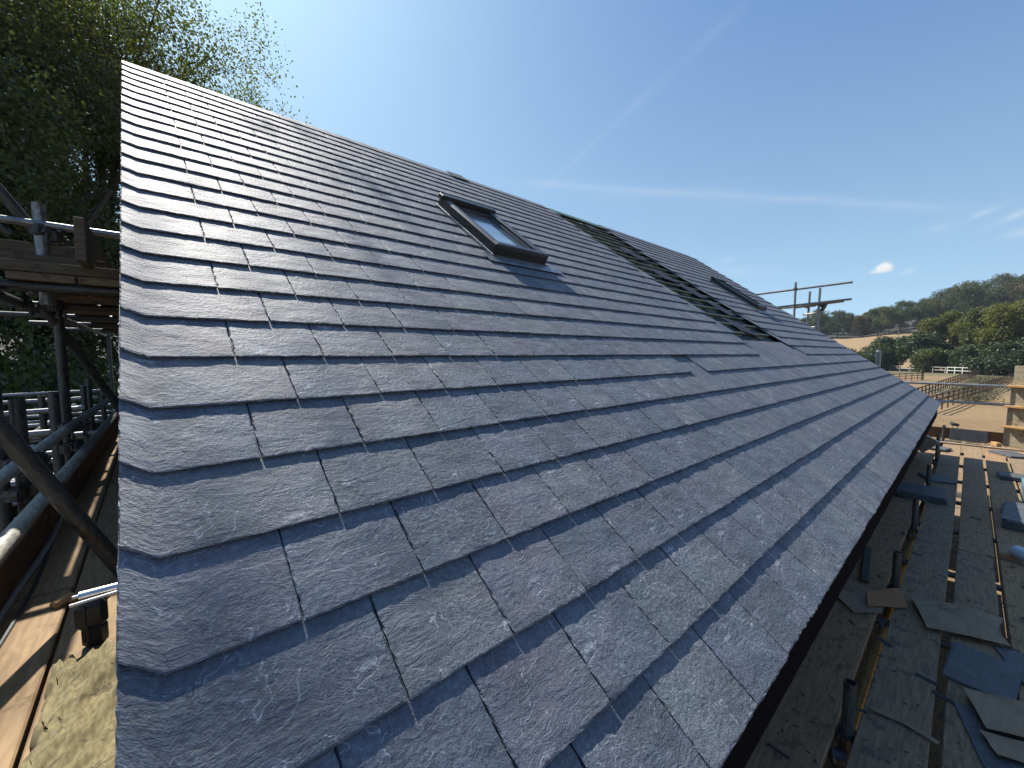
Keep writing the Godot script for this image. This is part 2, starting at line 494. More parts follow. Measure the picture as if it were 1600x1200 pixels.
# ------------------------------------------------------------------ slates
# a riven slate: x 0..w, tail at z = 0, head at z = -l, tilted so that it lies on the course below
func add_slate(st: SurfaceTool, t: Transform3D, w: float, l: float, rng: RandomNumberGenerator, cut: bool, detail: int, seen: float = GAUGE) -> void:
	var cols: Array = [0.0, 0.003, 0.010]
	var nx: int = [1, 4, 12][detail]
	for i in range(1, nx + 1):
		cols.append(lerpf(0.010, w - 0.010, float(i) / (nx + 1)))
	cols.append_array([w - 0.010, w - 0.003, w])
	if cut: cols.insert(4 if detail > 0 else 3, 0.0551)
	cols.sort()
	var rows: Array = [0.0, 0.0035, 0.011]
	var nz: int = [1, 5, 13][detail]
	for i in range(1, nz + 1):
		rows.append(lerpf(0.011, minf(seen + 0.012, l * 0.9), float(i) / nz))
	rows.append(l)
	var nc := cols.size()
	var nr := rows.size()
	var nzs := FastNoiseLite.new()
	nzs.seed = rng.randi() % 100000
	nzs.frequency = 9.0
	nzs.fractal_octaves = 3
	var uvo := Vector2(rng.randf() * (SLATE_TILE - 0.5), rng.randf() * (SLATE_TILE - 0.55) + 0.52)
	var lift: float = 0.0015 if detail > 0 else 0.0006
	var cw := 0.055
	var top := []
	var low := []
	for r in nr:
		for c in nc:
			var x: float = cols[c]
			var tt: float = rows[r]
			var side := c == 0 or c == nc - 1
			var edge := side or r == 0
			var zt := 0.0
			if cut and x < cw: zt = (cw - x) * 0.86 + rng.randf_range(-0.002, 0.002)
			if r < 3: zt += 0.0016 * nzs.get_noise_2d(x * 14.0, 3.0) + (rng.randf_range(-0.0009, 0.0009) if edge else 0.0)
			var z := -(zt + tt * (l - zt) / l)
			if side: x += rng.randf_range(-0.0011, 0.0011) if not (cut and c == 0) else rng.randf_range(-0.0014, 0.0010)
			var base := TILT * z
			var drop := 0.0
			if r == 0 and not side: drop = rng.randf_range(0.0004, 0.0020) if rng.randf() < 0.8 else rng.randf_range(0.003, 0.006)
			elif edge and r < nr - 1: drop = rng.randf_range(0.0004, 0.0026) if rng.randf() < 0.7 else rng.randf_range(0.003, 0.0065)
			elif (c == 1 or c == nc - 2 or r == 1) and r < nr - 1: drop = rng.randf_range(0.0, 0.0004)
			var y := base - drop + (lift * nzs.get_noise_2d(x, z * 1.6) + 0.5 * lift * nzs.get_noise_2d(x * 3.3 + 7.0, z * 5.0) if tt < seen + 0.02 else 0.0)
			top.append(t * Vector3(x, y, z))
			low.append(t * Vector3(x + (0.0012 if c == 0 else -0.0012 if c == nc - 1 else 0.0), base - SLATE_T, z - (0.0045 if r == 0 else 0.0)))
	var up := t.basis.y
	var uv := func(p: int) -> Vector2:
		return Vector2(cols[p % nc] / SLATE_TILE, -rows[p / nc] / SLATE_TILE) + uvo / SLATE_TILE
	st.set_smooth_group(1)
	for r in nr - 1:
		for c in nc - 1:
			var a := (r + 1) * nc + c
			var b := a + 1
			var d := r * nc + c
			var e := d + 1
			st.set_smooth_group(-1 if r == 0 or c == 0 or c == nc - 2 else 1)
			for i in [a, b, e, a, e, d]:
				st.set_uv(uv.call(i))
				st.add_vertex(top[i])
	st.set_smooth_group(-1)
	var wall := func(i: int, j: int, out: Vector3) -> void:
		var q := [top[i], top[j], low[j], low[i]]
		var us: Array = [uv.call(i), uv.call(j), uv.call(j) + Vector2(0, 0.006), uv.call(i) + Vector2(0, 0.006)]
		var fl: bool = (q[1] - q[0]).cross(q[2] - q[0]).dot(out) > 0
		for tr in [[0, 1, 2], [0, 2, 3]]:
			var ids: Array = [tr[0], tr[2], tr[1]] if fl else tr
			for k in ids:
				st.set_uv(us[k])
				st.add_vertex(q[k])
	for c in nc - 1: wall.call(c, c + 1, t.basis.z)
	for r in nr - 1:
		wall.call(r * nc, (r + 1) * nc, -t.basis.x)
		wall.call(r * nc + nc - 1, (r + 1) * nc + nc - 1, t.basis.x)
	if detail > 0:
		wall.call((nr - 1) * nc, (nr - 1) * nc + nc - 1, -t.basis.z)
		var q2 := [low[0], low[nc - 1], low[nr * nc - 1], low[(nr - 1) * nc]]
		quad(st, q2[0], q2[1], q2[2], q2[3], -up)

func slate_mesh(w: float, l: float, sd: int, cut: bool, detail: int, seen: float = GAUGE) -> ArrayMesh:
	var st := start()
	add_slate(st, Transform3D.IDENTITY, w, l, rng_of(sd), cut, detail, seen)
	return done(st)

const WINDOWS := [[1.99, 2.57], [7.72, 8.20]]
const WIN_TOP := -3.42
const WIN_LOW := -2.44
const VERGE := -0.063
const FAR_VERGE := 10.13

func slate_plan() -> Array:
	var rng := rng_of(5)
	var plan := []
	for k in 27:
		var s := 0.265 - GAUGE * k
		var u := VERGE
		var first := true
		while u < FAR_VERGE - 0.06:
			var w := 0.2470
			if first and k % 2 == 0: w = 0.3720
			if u + w > FAR_VERGE - 0.1: w = FAR_VERGE - u
			var mid := u + w * 0.5
			var keep := true
			if k >= 8 and mid > 4.93 and mid < 6.36: keep = false
			if k == 7 and mid > 4.80 and mid < 6.43: keep = false
			if k == 6 and mid > 2.78 and mid < 3.05: keep = false
			var su := u
			var sw := w
			for win in WINDOWS:
				var lap := minf(s, WIN_LOW) - maxf(s - GAUGE, WIN_TOP)
				if lap > 0.45 * GAUGE and su + sw > win[0] - 0.01 and su < win[1] + 0.01:
					if su < win[0] - 0.05: sw = win[0] - 0.014 - su
					elif su + sw > win[1] + 0.05:
						sw = su + sw - (win[1] + 0.014)
						su = win[1] + 0.014
					else: keep = false
			if keep:
				plan.append({"u": su, "s": s + rng.randf_range(-0.0016, 0.0016), "w": sw, "k": k, "cut": first, "n": rng.randf_range(-0.0003, 0.0008), "yaw": rng.randf_range(-0.0035, 0.0035), "tone": rng.randi() % 5, "l": 0.118 if k == 26 else 0.5})
			u += w + 0.0030 + rng.randf_range(-0.0008, 0.0008)
			first = false
	return plan

func build_roof(house: Node3D) -> void:
	var o := Transform3D(roof_frame.basis, roof_frame.origin - house.position)
	# the boarded and felted roof under the slates
	var st := start()
	var s0 := -5.13
	var s1 := 0.215
	for c in 24:                                      # membrane, a little slack between the rafters
		var ua := lerpf(-0.02, FAR_VERGE - 0.03, c / 24.0)
		var ub := lerpf(-0.02, FAR_VERGE - 0.03, (c + 1) / 24.0)
		var ma := 0.012 if c % 2 == 0 else 0.0
		var mb := 0.0 if c % 2 == 0 else 0.012
		quad(st, Vector3(ua, -0.060 - ma, s0), Vector3(ub, -0.060 - mb, s0), Vector3(ub, -0.060 - mb, s1), Vector3(ua, -0.060 - ma, s1), Vector3.UP)
	block(st, Vector3(FAR_VERGE - 0.01, 0.1, s1 - s0), 0.0, at(Vector3((FAR_VERGE - 0.05) * 0.5, -0.13, (s0 + s1) * 0.5)))
	var roof := part("roof", done(st), M.membrane, house, o)
	# green battens in the open strip; under the slates they run on unseen
	for k in range(5, 27):
		var s := 0.265 - GAUGE * k - 0.5 + 0.02
		if s < -5.1: continue
		part("batten", board_mesh(3.9, 0.038, 0.025, k % 5), M.batten, roof, at(Vector3(5.6 + 0.1 * (k % 3), -0.0435, s)))
	for k in range(1, 3):
		part("batten", board_mesh(3.9, 0.038, 0.025, k), M.batten, roof, at(Vector3(5.6, -0.0435, -5.09 + 0.1 * (2 - k) - 0.1)))
	for u in [5.0, 5.4, 5.8, 6.2]:
		part("counter_batten", board_mesh(3.9, 0.038, 0.012, 1), M.batten, roof, Transform3D(Basis(Vector3.UP, PI / 2), Vector3(u, -0.0565 - 0.004, -3.1)))
	# slates
	var plan := slate_plan()
	var eye := roof_frame.affine_inverse() * P(0, 0, 0)
	for p in plan:
		var c := Vector3(p.u + p.w * 0.5, 0, p.s - GAUGE * 0.5)
		var d: float = (c - eye).length()
		p.size = p.w * GAUGE * (eye.y / d) / (d * d)
	plan.sort_custom(func(a, b): return a.size > b.size)
	var mid := []
	for i in 24: mid.append(slate_mesh(0.2470, 0.5, 200 + i, false, 1))
	var rest := []
	for i in 5: rest.append(start())
	var rng := rng_of(9)
	for i in plan.size():
		var p = plan[i]
		var t := Transform3D(Basis(Vector3.UP, p.yaw), Vector3(p.u, p.n, p.s))
		if i < 300:
			var mesh: ArrayMesh
			if i < 130 or p.cut or absf(p.w - 0.2470) > 0.001 or p.l < 0.4:
				mesh = slate_mesh(p.w, p.l, 300 + i, p.cut, 2 if i < 130 else 1, minf(GAUGE, p.l * 0.9))
			else: mesh = mid[rng.randi() % mid.size()]
			part("slate", mesh, slate_mats[p.tone], roof, t)
		else:
			add_slate(rest[p.tone], t, p.w, p.l, rng, p.cut, 0 if p.size < plan[560].size else 1, minf(GAUGE, p.l * 0.9))
	# the double course at the eaves
	var u2 := VERGE + 0.12
	while u2 < FAR_VERGE - 0.2:
		add_slate(rest[0], at(Vector3(u2, -0.0106, 0.262)), 0.2465, 0.26, rng, false, 0)
		u2 += 0.25
	var far := ArrayMesh.new()
	for i in 5:
		rest[i].generate_normals()
		rest[i].commit(far)
	var fm := part("slates", far, null, roof)
	for i in 5: fm.set_surface_override_material(i, slate_mats[i])
	fm.set_meta("kind", "stuff")
	# loose slates laid on the battens of the open strip
	var loose := [[5.62, -4.72, 0.25, 0.2, "topmost loose slate on the bare battens, just under the ridge"],
		[5.72, -3.62, 0.30, 0.42, "loose dark slate lying across green battens, second from the ridge"],
		[5.50, -2.98, -0.15, 0.42, "loose dark slate on green battens, third from the ridge"],
		[5.76, -2.52, 0.12, 0.44, "long loose slate against the raised slate edge in the open strip"],
		[5.85, -2.06, 0.10, 0.44, "loose slate below the long one, against the raised slate edge"],
		[5.40, -1.66, -0.3, 0.36, "lowest loose slate in the open strip, beside a dark hole"]]
	for i in loose.size():
		var q: Array = loose[i]
		var t2 := roof_frame * Transform3D(Basis(Vector3.UP, q[2]) * Basis(Vector3.RIGHT, 0.02), Vector3(q[0], -0.0205, q[1]))
		solo("loose_slate", slate_mesh(0.33, q[3], 700 + i, false, 1), M.slate_loose, t2, q[4], "slate", "loose slates on the battens")

func build_window(house: Node3D, u0: float, u1: float, told: String, tall := 1.0) -> void:
	var o := Transform3D(roof_frame.basis, roof_frame.origin - house.position) * at(Vector3((u0 + u1) * 0.5, 0, (WIN_TOP + WIN_LOW) * 0.5)) * Transform3D(Basis.from_scale(Vector3(1, tall, 1)), Vector3.ZERO)
	var root := Node3D.new()
	root.name = "roof_window"
	root.transform = o
	house.add_child(root, true)
	root.set_meta("label", told)
	var hw := (u1 - u0) * 0.5
	var hl := (WIN_LOW - WIN_TOP) * 0.5
	var st := start()
	for s in [-1.0, 1.0]:
		block(st, Vector3(0.028, 0.135, hl * 2 - 0.004), 0.005, at(Vector3(s * (hw - 0.014), 0.022, 0)))
	block(st, Vector3(hw * 2 - 0.06, 0.118, 0.03), 0.005, at(Vector3(0, 0.014, hl - 0.017)))
	block(st, Vector3(hw * 2 - 0.06, 0.13, 0.03), 0.005, at(Vector3(0, 0.02, -hl + 0.017)))
	part("frame", done(st), M.cladding, root)
	st = start()
	block(st, Vector3(hw * 2 + 0.024, 0.05, 0.085), 0.008, at(Vector3(0, 0.092, -hl + 0.03)))
	block(st, Vector3(hw * 2 - 0.02, 0.012, 0.05), 0.003, at(Vector3(0, 0.066, -hl + 0.085)))
	part("hood", done(st), M.cladding, root)
	st = start()
	for s in [-1.0, 1.0]:
		block(st, Vector3(0.05, 0.034, hl * 2 - 0.10), 0.006, at(Vector3(s * (hw - 0.046), 0.0745, 0.02)))
	block(st, Vector3(hw * 2 - 0.03, 0.040, 0.062), 0.008, at(Vector3(0, 0.078, hl - 0.034)))
	block(st, Vector3(hw * 2 - 0.14, 0.07, 0.02), 0.004, at(Vector3(0, 0.036, -hl + 0.13)))
	for s in [-1.0, 1.0]:
		block(st, Vector3(0.016, 0.06, hl * 2 - 0.2), 0.003, at(Vector3(s * (hw - 0.079), 0.034, 0.03)))
	part("sash", done(st), M.sash, root)
	part("pane", block_mesh(Vector3(hw * 2 - 0.14, 0.004, hl * 2 - 0.20), 0.001), M.glass, root, at(Vector3(0, 0.046, 0.03)))
	part("reflection_sheet", block_mesh(Vector3(hw * 2 - 0.15, 0.004, hl * 2 - 0.19), 0.001), M.reflection_sheet, root, at(Vector3(0, 0.018, 0.03)))  # sheet added under the pane to give it the tone of reflected sky
	st = start()
	block(st, Vector3(hw * 2 + 0.22, 0.003, 0.13), 0.001, Transform3D(Basis(Vector3.RIGHT, 0.03), Vector3(0.02, 0.0065, hl + 0.055)))
	for s in [-1.0, 1.0]:
		block(st, Vector3(0.012, 0.03, hl * 2 + 0.02), 0.002, at(Vector3(s * (hw + 0.0065), 0.004, 0.01)))
	part("flashing", done(st), M.lead, root)

func build_house() -> void:
	var house := thing("house", "long house with a steep grey slate roof still being laid", "house", Vector3(5.0, 0, -4.65))
	var hp := house.position
	build_roof(house)
	build_window(house, WINDOWS[0][0], WINDOWS[0][1], "near dark framed roof window with pale reflecting glass")
	build_window(house, WINDOWS[1][0], WINDOWS[1][1], "far dark framed roof window seen almost edge on", 0.82)
	# walls, in the house's own frame
	var eave_y := -1.12
	var ridge_y := 2.18
	var x0 := 0.03
	var x1 := 10.02
	var zf := -0.66
	var zb := -8.64
	var st := start()
	var up := Vector3.UP
	for x in [x0, x1]:
		var out := Vector3.LEFT if x == x0 else Vector3.RIGHT
		var a := P(x, GROUND, zf) - hp
		var b := P(x, GROUND, zb) - hp
		quad(st, a, b, P(x, eave_y + 0.25, zb) - hp, P(x, eave_y + 0.25, zf) - hp, out)
		tri(st, P(x, eave_y + 0.25, zf) - hp, P(x, eave_y + 0.25, zb) - hp, P(x, ridge_y, -4.65) - hp, out)
	for z in [zf, zb]:
		quad(st, P(x0, GROUND, z) - hp, P(x1, GROUND, z) - hp, P(x1, eave_y + 0.25, z) - hp, P(x0, eave_y + 0.25, z) - hp, Vector3.BACK if z == zf else Vector3.FORWARD)
	part("wall", done(st), M.wall, house)
	part("fascia", block_mesh(Vector3(10.1, 0.19, 0.022), 0.003), M.fascia, house, at(P(5.035, -0.995, -0.345) - hp))
	part("soffit", block_mesh(Vector3(10.06, 0.012, 0.29), 0.002), M.fascia, house, at(P(5.035, -1.084, -0.505) - hp))
	# back slope
	st = start()
	var l := 5.4
	var rt := Transform3D(Basis(Vector3.RIGHT, -PITCH), P(5.03, 2.27, -4.67) - hp)
	block(st, Vector3(10.19, 0.09, l), 0.003, rt * at(Vector3(0, -0.045, -l * 0.5)))
	part("back_slope", done(st), M.slate_shade, house)
	# a strip of green underlay over the ridge where slates are missing, and dark bits of slate proud of the ridge
	part("ridge_underlay", block_mesh(Vector3(1.5, 0.012, 0.16), 0.004), mat(0.05, 0.13, 0.09, 0.7), house, Transform3D(roof_frame.basis, roof_frame * Vector3(5.68, -0.016, -5.10) - hp))
	part("ridge_slate", slate_mesh(0.24, 0.2, 811, false, 1), M.slate_shade, house, Transform3D(roof_frame.basis * Basis(Vector3.RIGHT, 0.05), roof_frame * Vector3(3.02, 0.012, -5.01) - hp))

# ------------------------------------------------------------------ scaffolds
func build_eaves_scaffold() -> void:
	var s := thing("eaves_scaffold", "scaffold with dirty boards running along the eaves in the roof's shade", "scaffold", P(0, GROUND, 0))
	var o := s.position
	var rng := rng_of(31)
	var lanes := [[-0.560, -0.322], [-0.262, -0.024], [0.012, 0.226], [0.258, 0.480], [0.505, 0.730], [0.745, 0.970]]
	var joints := [-2.6, 1.35, 5.30, 9.20, 12.0]
	for li in lanes.size():
		for j in joints.size() - 1:
			var shift: float = 0.0 if li < 4 else 1.7
			if li == 3 and j == 2: shift = 0.15
			var a: float = joints[j] + (shift if j > 0 else 0.0) + rng.randf_range(-0.02, 0.02)
			var b: float = joints[j + 1] + (shift if j < 3 else 0.0) - 0.012
			var w: float = lanes[li][1] - lanes[li][0] - rng.randf_range(0.0, 0.01)
			var y := DECK - 0.019 + rng.randf_range(-0.004, 0.003)
			var t := turned(P((a + b) * 0.5, y, (lanes[li][0] + lanes[li][1]) * 0.5 + rng.randf_range(-0.004, 0.004)) - o, rng.randf_range(-0.002, 0.002), 0.0, rng.randf_range(-0.0012, 0.0012))
			part("deck_board", block_mesh(Vector3(b - a, 0.038, w), 0.004, Vector2(rng.randf(), rng.randf())), [M.board, M.board_b, M.board_c][rng.randi() % 3], s, t)
	for li in 7:                                     # lower lift added to keep lit ground out of the gaps
		for j in 4:
			var short: bool = j == 2 and (li == 2 or li == 3)        # a length left out so lit ground shows
			part("deck_board", board_mesh(2.15 if short else 3.7, 0.225, 0.038, (li + j) % 4), M.board_b, s, at(P((6.05 if short else -0.6 + 3.72 * j) - (0.0 if short else 0.0), -2.78 + 0.002 * li, -0.43 + 0.233 * li) - o))
			if short: part("deck_board", board_mesh(1.1, 0.225, 0.038, 1), M.board_b, s, at(P(8.14, -2.78 + 0.002 * li, -0.43 + 0.233 * li) - o))
	for k in 13:
		var x := -2.4 + 1.2 * k
		tube("transom", P(x, DECK - 0.064, -0.62), P(x, DECK - 0.064, 1.25), M.steel_dark, s)
	tube("ledger", P(-2.6, DECK - 0.115, -0.292), P(6.2, DECK - 0.115, -0.292), M.steel_yellow, s)
	tube("ledger", P(6.2, DECK - 0.115, -0.292), P(12.1, DECK - 0.115, -0.292), M.steel_dark, s)
	tube("ledger", P(-2.6, DECK - 0.115, 1.12), P(12.1, DECK - 0.115, 1.12), M.steel, s)
	var stubs := [[0.3, 0.25], [2.32, 0.235], [4.10, 0.26], [5.62, 0.30], [7.55, 0.28], [9.62, 0.42], [11.85, 0.3]]
	for q in stubs:
		tube("standard", P(q[0], GROUND, -0.292), P(q[0], DECK + q[1], -0.292 + 0.01), M.steel_dark, s)
		coupler(P(q[0], DECK - 0.04, -0.292), 0.4, s)
		coupler(P(q[0] - 0.12, DECK - 0.06, -0.292), 1.9, s)
	for x in [-2.2, 2.3, 4.7, 7.1, 9.5, 11.7]:
		tube("standard", P(x, GROUND, 1.12), P(x, -0.5, 1.12), M.steel, s)
	tube("guard_rail", P(-2.5, -0.62, 1.16), P(12.1, -0.62, 1.16), M.steel, s)
	# stop end: two rails, a toe board, and the tall post beyond the verge
	tube("guard_rail", P(11.9, -0.615, -1.6), P(11.9, -0.615, 1.2), M.steel, s)
	tube("guard_rail", P(11.9, -0.965, -1.2), P(11.9, -0.965, 1.2), M.steel, s)
	part("toe_board", board_mesh(1.45, 0.038, 0.225, 3), M.toe, s, turned(P(12.03, DECK + 0.125, 0.0) - o, PI / 2))
	part("standard", block_mesh(Vector3(0.085, 5.2, 0.085), 0.02), M.steel, s, at(P(11.5, -2.54, -1.30) - o))

	# panels with timber ledges at the far end
	var tower := thing("panel_stack", "pale panels with orange timber ledges, stacked at the far end of the deck", "panels", P(11.72, DECK, 0.68))
	var to := tower.position
	for k in 4:
		var y := DECK + 0.19 + 0.378 * k
		var zz := 0.70 + 0.012 * k
		part("panel", block_mesh(Vector3(0.03, 0.372, 0.62 - 0.02 * k), 0.004, Vector2(0.3 * k, 0.1)), M.ply, tower, turned(P(11.80, y, zz + 0.07) - to, -0.42))
		if k > 0:
			part("ledge", board_mesh(0.66, 0.11, 0.038, k), M.board_orange, tower, turned(P(11.74, y - 0.19, zz + 0.055) - to, PI / 2 - 0.42))
	for z in [0.92, 1.15]:
		part("batten", board_mesh(1.5, 0.05, 0.045, 2), M.board_pale, tower, Transform3D(Basis(Vector3.BACK, PI / 2), P(11.84 + 0.42 * (z - 0.7), DECK + 0.76, z) - to))

	# boards and sheets leaning or lying at the far end
	var sheet := start()
	block(sheet, Vector3(0.012, 0.235, 0.50), 0.003)
	solo("slate_sheet", done(sheet), M.slate_shade, turned(P(11.95, DECK + 0.125, 0.05), 0.0, 0.0, -0.12), "wide grey slate sheet leaning on the toe board at the deck's end", "sheet")
	solo("timber_strip", board_mesh(1.15, 0.09, 0.03, 1), M.board_pale, turned(P(11.45, DECK + 0.018, 0.17), PI / 2 + 0.08), "sunlit pale timber strip lying across the far end of the deck", "timber")
	solo("timber_offcut", board_mesh(0.16, 0.07, 0.07, 2), M.board_orange, turned(P(11.78, DECK + 0.04, 0.40), 0.5), "small orange timber offcut beside the leaning slate sheet", "timber")
	var fl := start()
	block(fl, Vector3(0.72, 0.02, 0.22), 0.004)
	solo("pale_plank", done(fl), M.white, turned(P(9.2, DECK + 0.30, -0.43), 0.03, 0.55, -0.5), "pale plank leaning under the eaves near the deck's far end", "plank")

	# clip on the toe board
	var clip := thing("scaffold_clip", "small black clip with pale feet standing on the end toe board", "clip", P(12.02, DECK + 0.238, -0.14))
	var cs := start()
	block(cs, Vector3(0.07, 0.055, 0.12), 0.02, turned(Vector3(0, 0.075, 0), 0.2, 0.15))
	block(cs, Vector3(0.05, 0.06, 0.04), 0.015, turned(Vector3(0, 0.10, -0.05), 0.2, 0.5))
	part("body", done(cs), M.rubber, clip)
	for z in [-0.03, 0.035]:
		part("foot", block_mesh(Vector3(0.014, 0.06, 0.014), 0.004), M.shiny, clip, at(Vector3(0, 0.03, z)))

func slate_pile(called: String, x: float, z: float, yaw: float, count: int, w: float, l: float, label_top: String, label_rest: String, group: String, sd: int, m: Material) -> void:
	var rng := rng_of(sd)
	for i in count:
		var st := start()
		var hw := w * 0.5
		var hl := l * 0.5
		var n := 10
		var ring := []
		for k in n * 4:
			var e := k / n
			var f := float(k % n) / n * 2.0 - 1.0
			var p := Vector3(f * hl, 0, -hw) if e == 0 else Vector3(hl, 0, f * hw) if e == 1 else Vector3(-f * hl, 0, hw) if e == 2 else Vector3(-hl, 0, -f * hw)
			ring.append(p + Vector3(rng.randf_range(-0.002, 0.002), 0, rng.randf_range(-0.002, 0.002)))
		for k in ring.size():
			var a: Vector3 = ring[k]
			var b: Vector3 = ring[(k + 1) % ring.size()]
			var top := Vector3(0, 0.0072, 0)
			tri(st, a * 0.985 + top, b * 0.985 + top, top, Vector3.UP)
			quad(st, a, b, b * 0.985 + top, a * 0.985 + top, (a + b) * 0.5)
			tri(st, a, b, Vector3.ZERO, Vector3.DOWN)
		var t := turned(P(x + rng.randf_range(-0.012, 0.012), DECK + 0.0015 + 0.0085 * i, z + rng.randf_range(-0.012, 0.012)), yaw + rng.randf_range(-0.05, 0.05))
		solo(called, done(st), m, t, label_top if i == count - 1 else label_rest, "slate", group)

func build_deck_litter() -> void:
	var sm: Material = M.slate_shade
	slate_pile("spare_slate", 6.98, -0.31, PI / 2 + 0.02, 9, 0.52, 0.42, "top slate of the low stack beside the eaves, mid deck", "slate inside the low stack beside the eaves, mid deck", "stacked slates beside the eaves", 41, sm)
	slate_pile("spare_slate", 8.05, -0.22, 0.35, 3, 0.26, 0.42, "top loose slate lying just beyond the low stack by the eaves", "lower loose slate lying just beyond the low stack by the eaves", "loose slates beyond the stack", 42, sm)
	slate_pile("spare_slate", 6.65, 0.50, PI / 2 - 0.04, 12, 0.80, 0.36, "top slate of the tall blue stack at the deck's outer side", "slate inside the tall blue stack at the deck's outer side", "stacked slates at the outer side", 43, sm)
	slate_pile("spare_slate", 8.85, 0.52, PI / 2 + 0.1, 7, 0.30, 0.34, "top slate of the small dark stack beyond the tall blue stack", "slate inside the small dark stack beyond the tall blue stack", "small stack of slates", 44, sm)
	slate_pile("spare_slate", 10.9, 0.55, 0.5, 4, 0.3, 0.5, "top slate of the scattered heap at the far end of the deck", "slate inside the scattered heap at the far end of the deck", "heap of slates at the far end", 45, sm)
	slate_pile("spare_slate", 10.6, -0.42, 1.35, 5, 0.3, 0.5, "top slate of the heap under the eaves at the far end", "slate inside the heap under the eaves at the far end", "heap of slates under the eaves", 46, sm)
	slate_pile("spare_slate", 3.30, 0.135, -0.10, 2, 0.25, 0.42, "large blue slate lying flat in the foreground of the deck", "slate under the large blue slate in the foreground", "foreground slates", 47, sm)
	slate_pile("spare_slate", 3.50, 0.37, 0.35, 1, 0.25, 0.42, "blue slate overlapping the foreground pair at its right side", "", "foreground slates", 48, sm)
	slate_pile("spare_slate", 2.72, 0.22, 0.2, 1, 0.25, 0.45, "dark slate under the torn cardboard in the foreground", "", "foreground slates", 49, sm)
	# cardboard
	card("cardboard_piece", [Vector2(3.79, -0.405), Vector2(4.02, -0.25), Vector2(3.76, -0.19), Vector2(3.56, -0.37)], DECK + 0.014, M.card_orange, "small orange cardboard piece lying over the gap with the poles")
	card("cardboard_piece", [Vector2(3.90, -0.54), Vector2(3.83, -0.30), Vector2(3.56, -0.30), Vector2(3.42, -0.42), Vector2(3.56, -0.54)], DECK + 0.006, M.card, "brown cardboard flap under the small orange cardboard piece")
	card("cardboard_piece", [Vector2(3.92, -0.185), Vector2(4.02, 0.05), Vector2(4.04, 0.235), Vector2(3.83, 0.205), Vector2(3.68, 0.25), Vector2(3.60, 0.05), Vector2(3.55, -0.09)], DECK + 0.024, M.card, "long torn cardboard sheet lying across two deck boards")
	card("cardboard_piece", [Vector2(3.02, 0.065), Vector2(3.12, 0.29), Vector2(3.15, 0.42), Vector2(2.86, 0.36), Vector2(2.76, 0.14)], DECK + 0.030, M.card, "torn cardboard piece on the dark slate in the near foreground")
	card("cardboard_piece", [Vector2(2.74, 0.12), Vector2(2.84, 0.34), Vector2(2.72, 0.36), Vector2(2.62, 0.17)], DECK + 0.021, M.card, "pale cardboard corner poking out below the torn foreground piece")
	card("cardboard_strip", [Vector2(2.545, -0.235), Vector2(2.585, -0.16), Vector2(2.56, -0.05), Vector2(2.535, 0.005), Vector2(2.515, 0.0), Vector2(2.535, -0.06), Vector2(2.555, -0.15), Vector2(2.525, -0.225)], DECK + 0.01, M.card, "thin torn cardboard strip curling across the near boards")
	# green batten offcut by the eaves
	solo("batten_offcut", board_mesh(0.72, 0.05, 0.025, 1), M.batten, turned(P(4.32, DECK + 0.016, -0.475), 0.10), "short green batten offcut lying by the eaves gap", "batten")
	# slate chips scattered on the boards
	var rng := rng_of(77)
	var st := start()
	for i in 420:
		var x := 1.9 + rng.randf() * rng.randf() * 9.0
		var z := rng.randf_range(-0.5, 0.6)
		var big := rng.randf() < 0.12
		var l := rng.randf_range(0.03, 0.09) if big else rng.randf_range(0.004, 0.022)
		var w := l * rng.randf_range(0.15, 0.4)
		block(st, Vector3(l, rng.randf_range(0.002, 0.004), w), 0.0008, turned(P(x, DECK + 0.0035, z), rng.randf_range(-0.9, 0.9) + 1.2))
	var chips := solo("slate_chips", done(st), mat(0.034, 0.034, 0.035, 0.8), Transform3D.IDENTITY, "dark slate chips and dust scattered over the deck boards", "slate chips")
	chips.set_meta("kind", "stuff")
	# tub half out of the picture and a wrapped roll beside it
	var tub := thing("plastic_tub", "blue grey plastic tub on its side behind the tall slate stack", "tub", P(7.45, DECK, 0.60))
	var ts := start()
	var n := 24
	for i in n:
		var a := TAU * i / n
		var b := TAU * (i + 1) / n
		var f := func(ang: float, r: float, y: float) -> Vector3: return Vector3(cos(ang) * r, y, sin(ang) * r)
		quad(ts, f.call(a, 0.13, 0.0), f.call(b, 0.13, 0.0), f.call(b, 0.165, 0.30), f.call(a, 0.165, 0.30), Vector3(cos(a), 0, sin(a)))
		quad(ts, f.call(a, 0.123, 0.01), f.call(b, 0.123, 0.01), f.call(b, 0.158, 0.30), f.call(a, 0.158, 0.30), -Vector3(cos(a), 0, sin(a)))
		quad(ts, f.call(a, 0.158, 0.30), f.call(b, 0.158, 0.30), f.call(b, 0.172, 0.30), f.call(a, 0.172, 0.30), Vector3.UP)
		quad(ts, f.call(a, 0.172, 0.30), f.call(b, 0.172, 0.30), f.call(b, 0.168, 0.275), f.call(a, 0.168, 0.275), Vector3(cos(a), 0, sin(a)))
		tri(ts, f.call(a, 0.13, 0.0), f.call(b, 0.13, 0.0), Vector3.ZERO, Vector3.DOWN)
		tri(ts, f.call(a, 0.123, 0.01), f.call(b, 0.123, 0.01), Vector3(0, 0.01, 0), Vector3.UP)
	part("body", done(ts), M.tub, tub, turned(Vector3(0, 0.17, -0.12), 0.0, 1.45, 0.0))
	var hs := start()
	for i in 10:
		var a := PI * i / 10.0
		var b := PI * (i + 1) / 10.0
		block(hs, Vector3(0.008, 0.008, 0.05), 0.002, Transform3D(Basis(Vector3.RIGHT, -a - 0.15), Vector3(0, 0.17 + 0.15 * sin((a + b) * 0.5), 0.19 - 0.15 * cos((a + b) * 0.5) * 0.3)))
	part("handle", done(hs), M.shiny, tub)
	var roll := start()
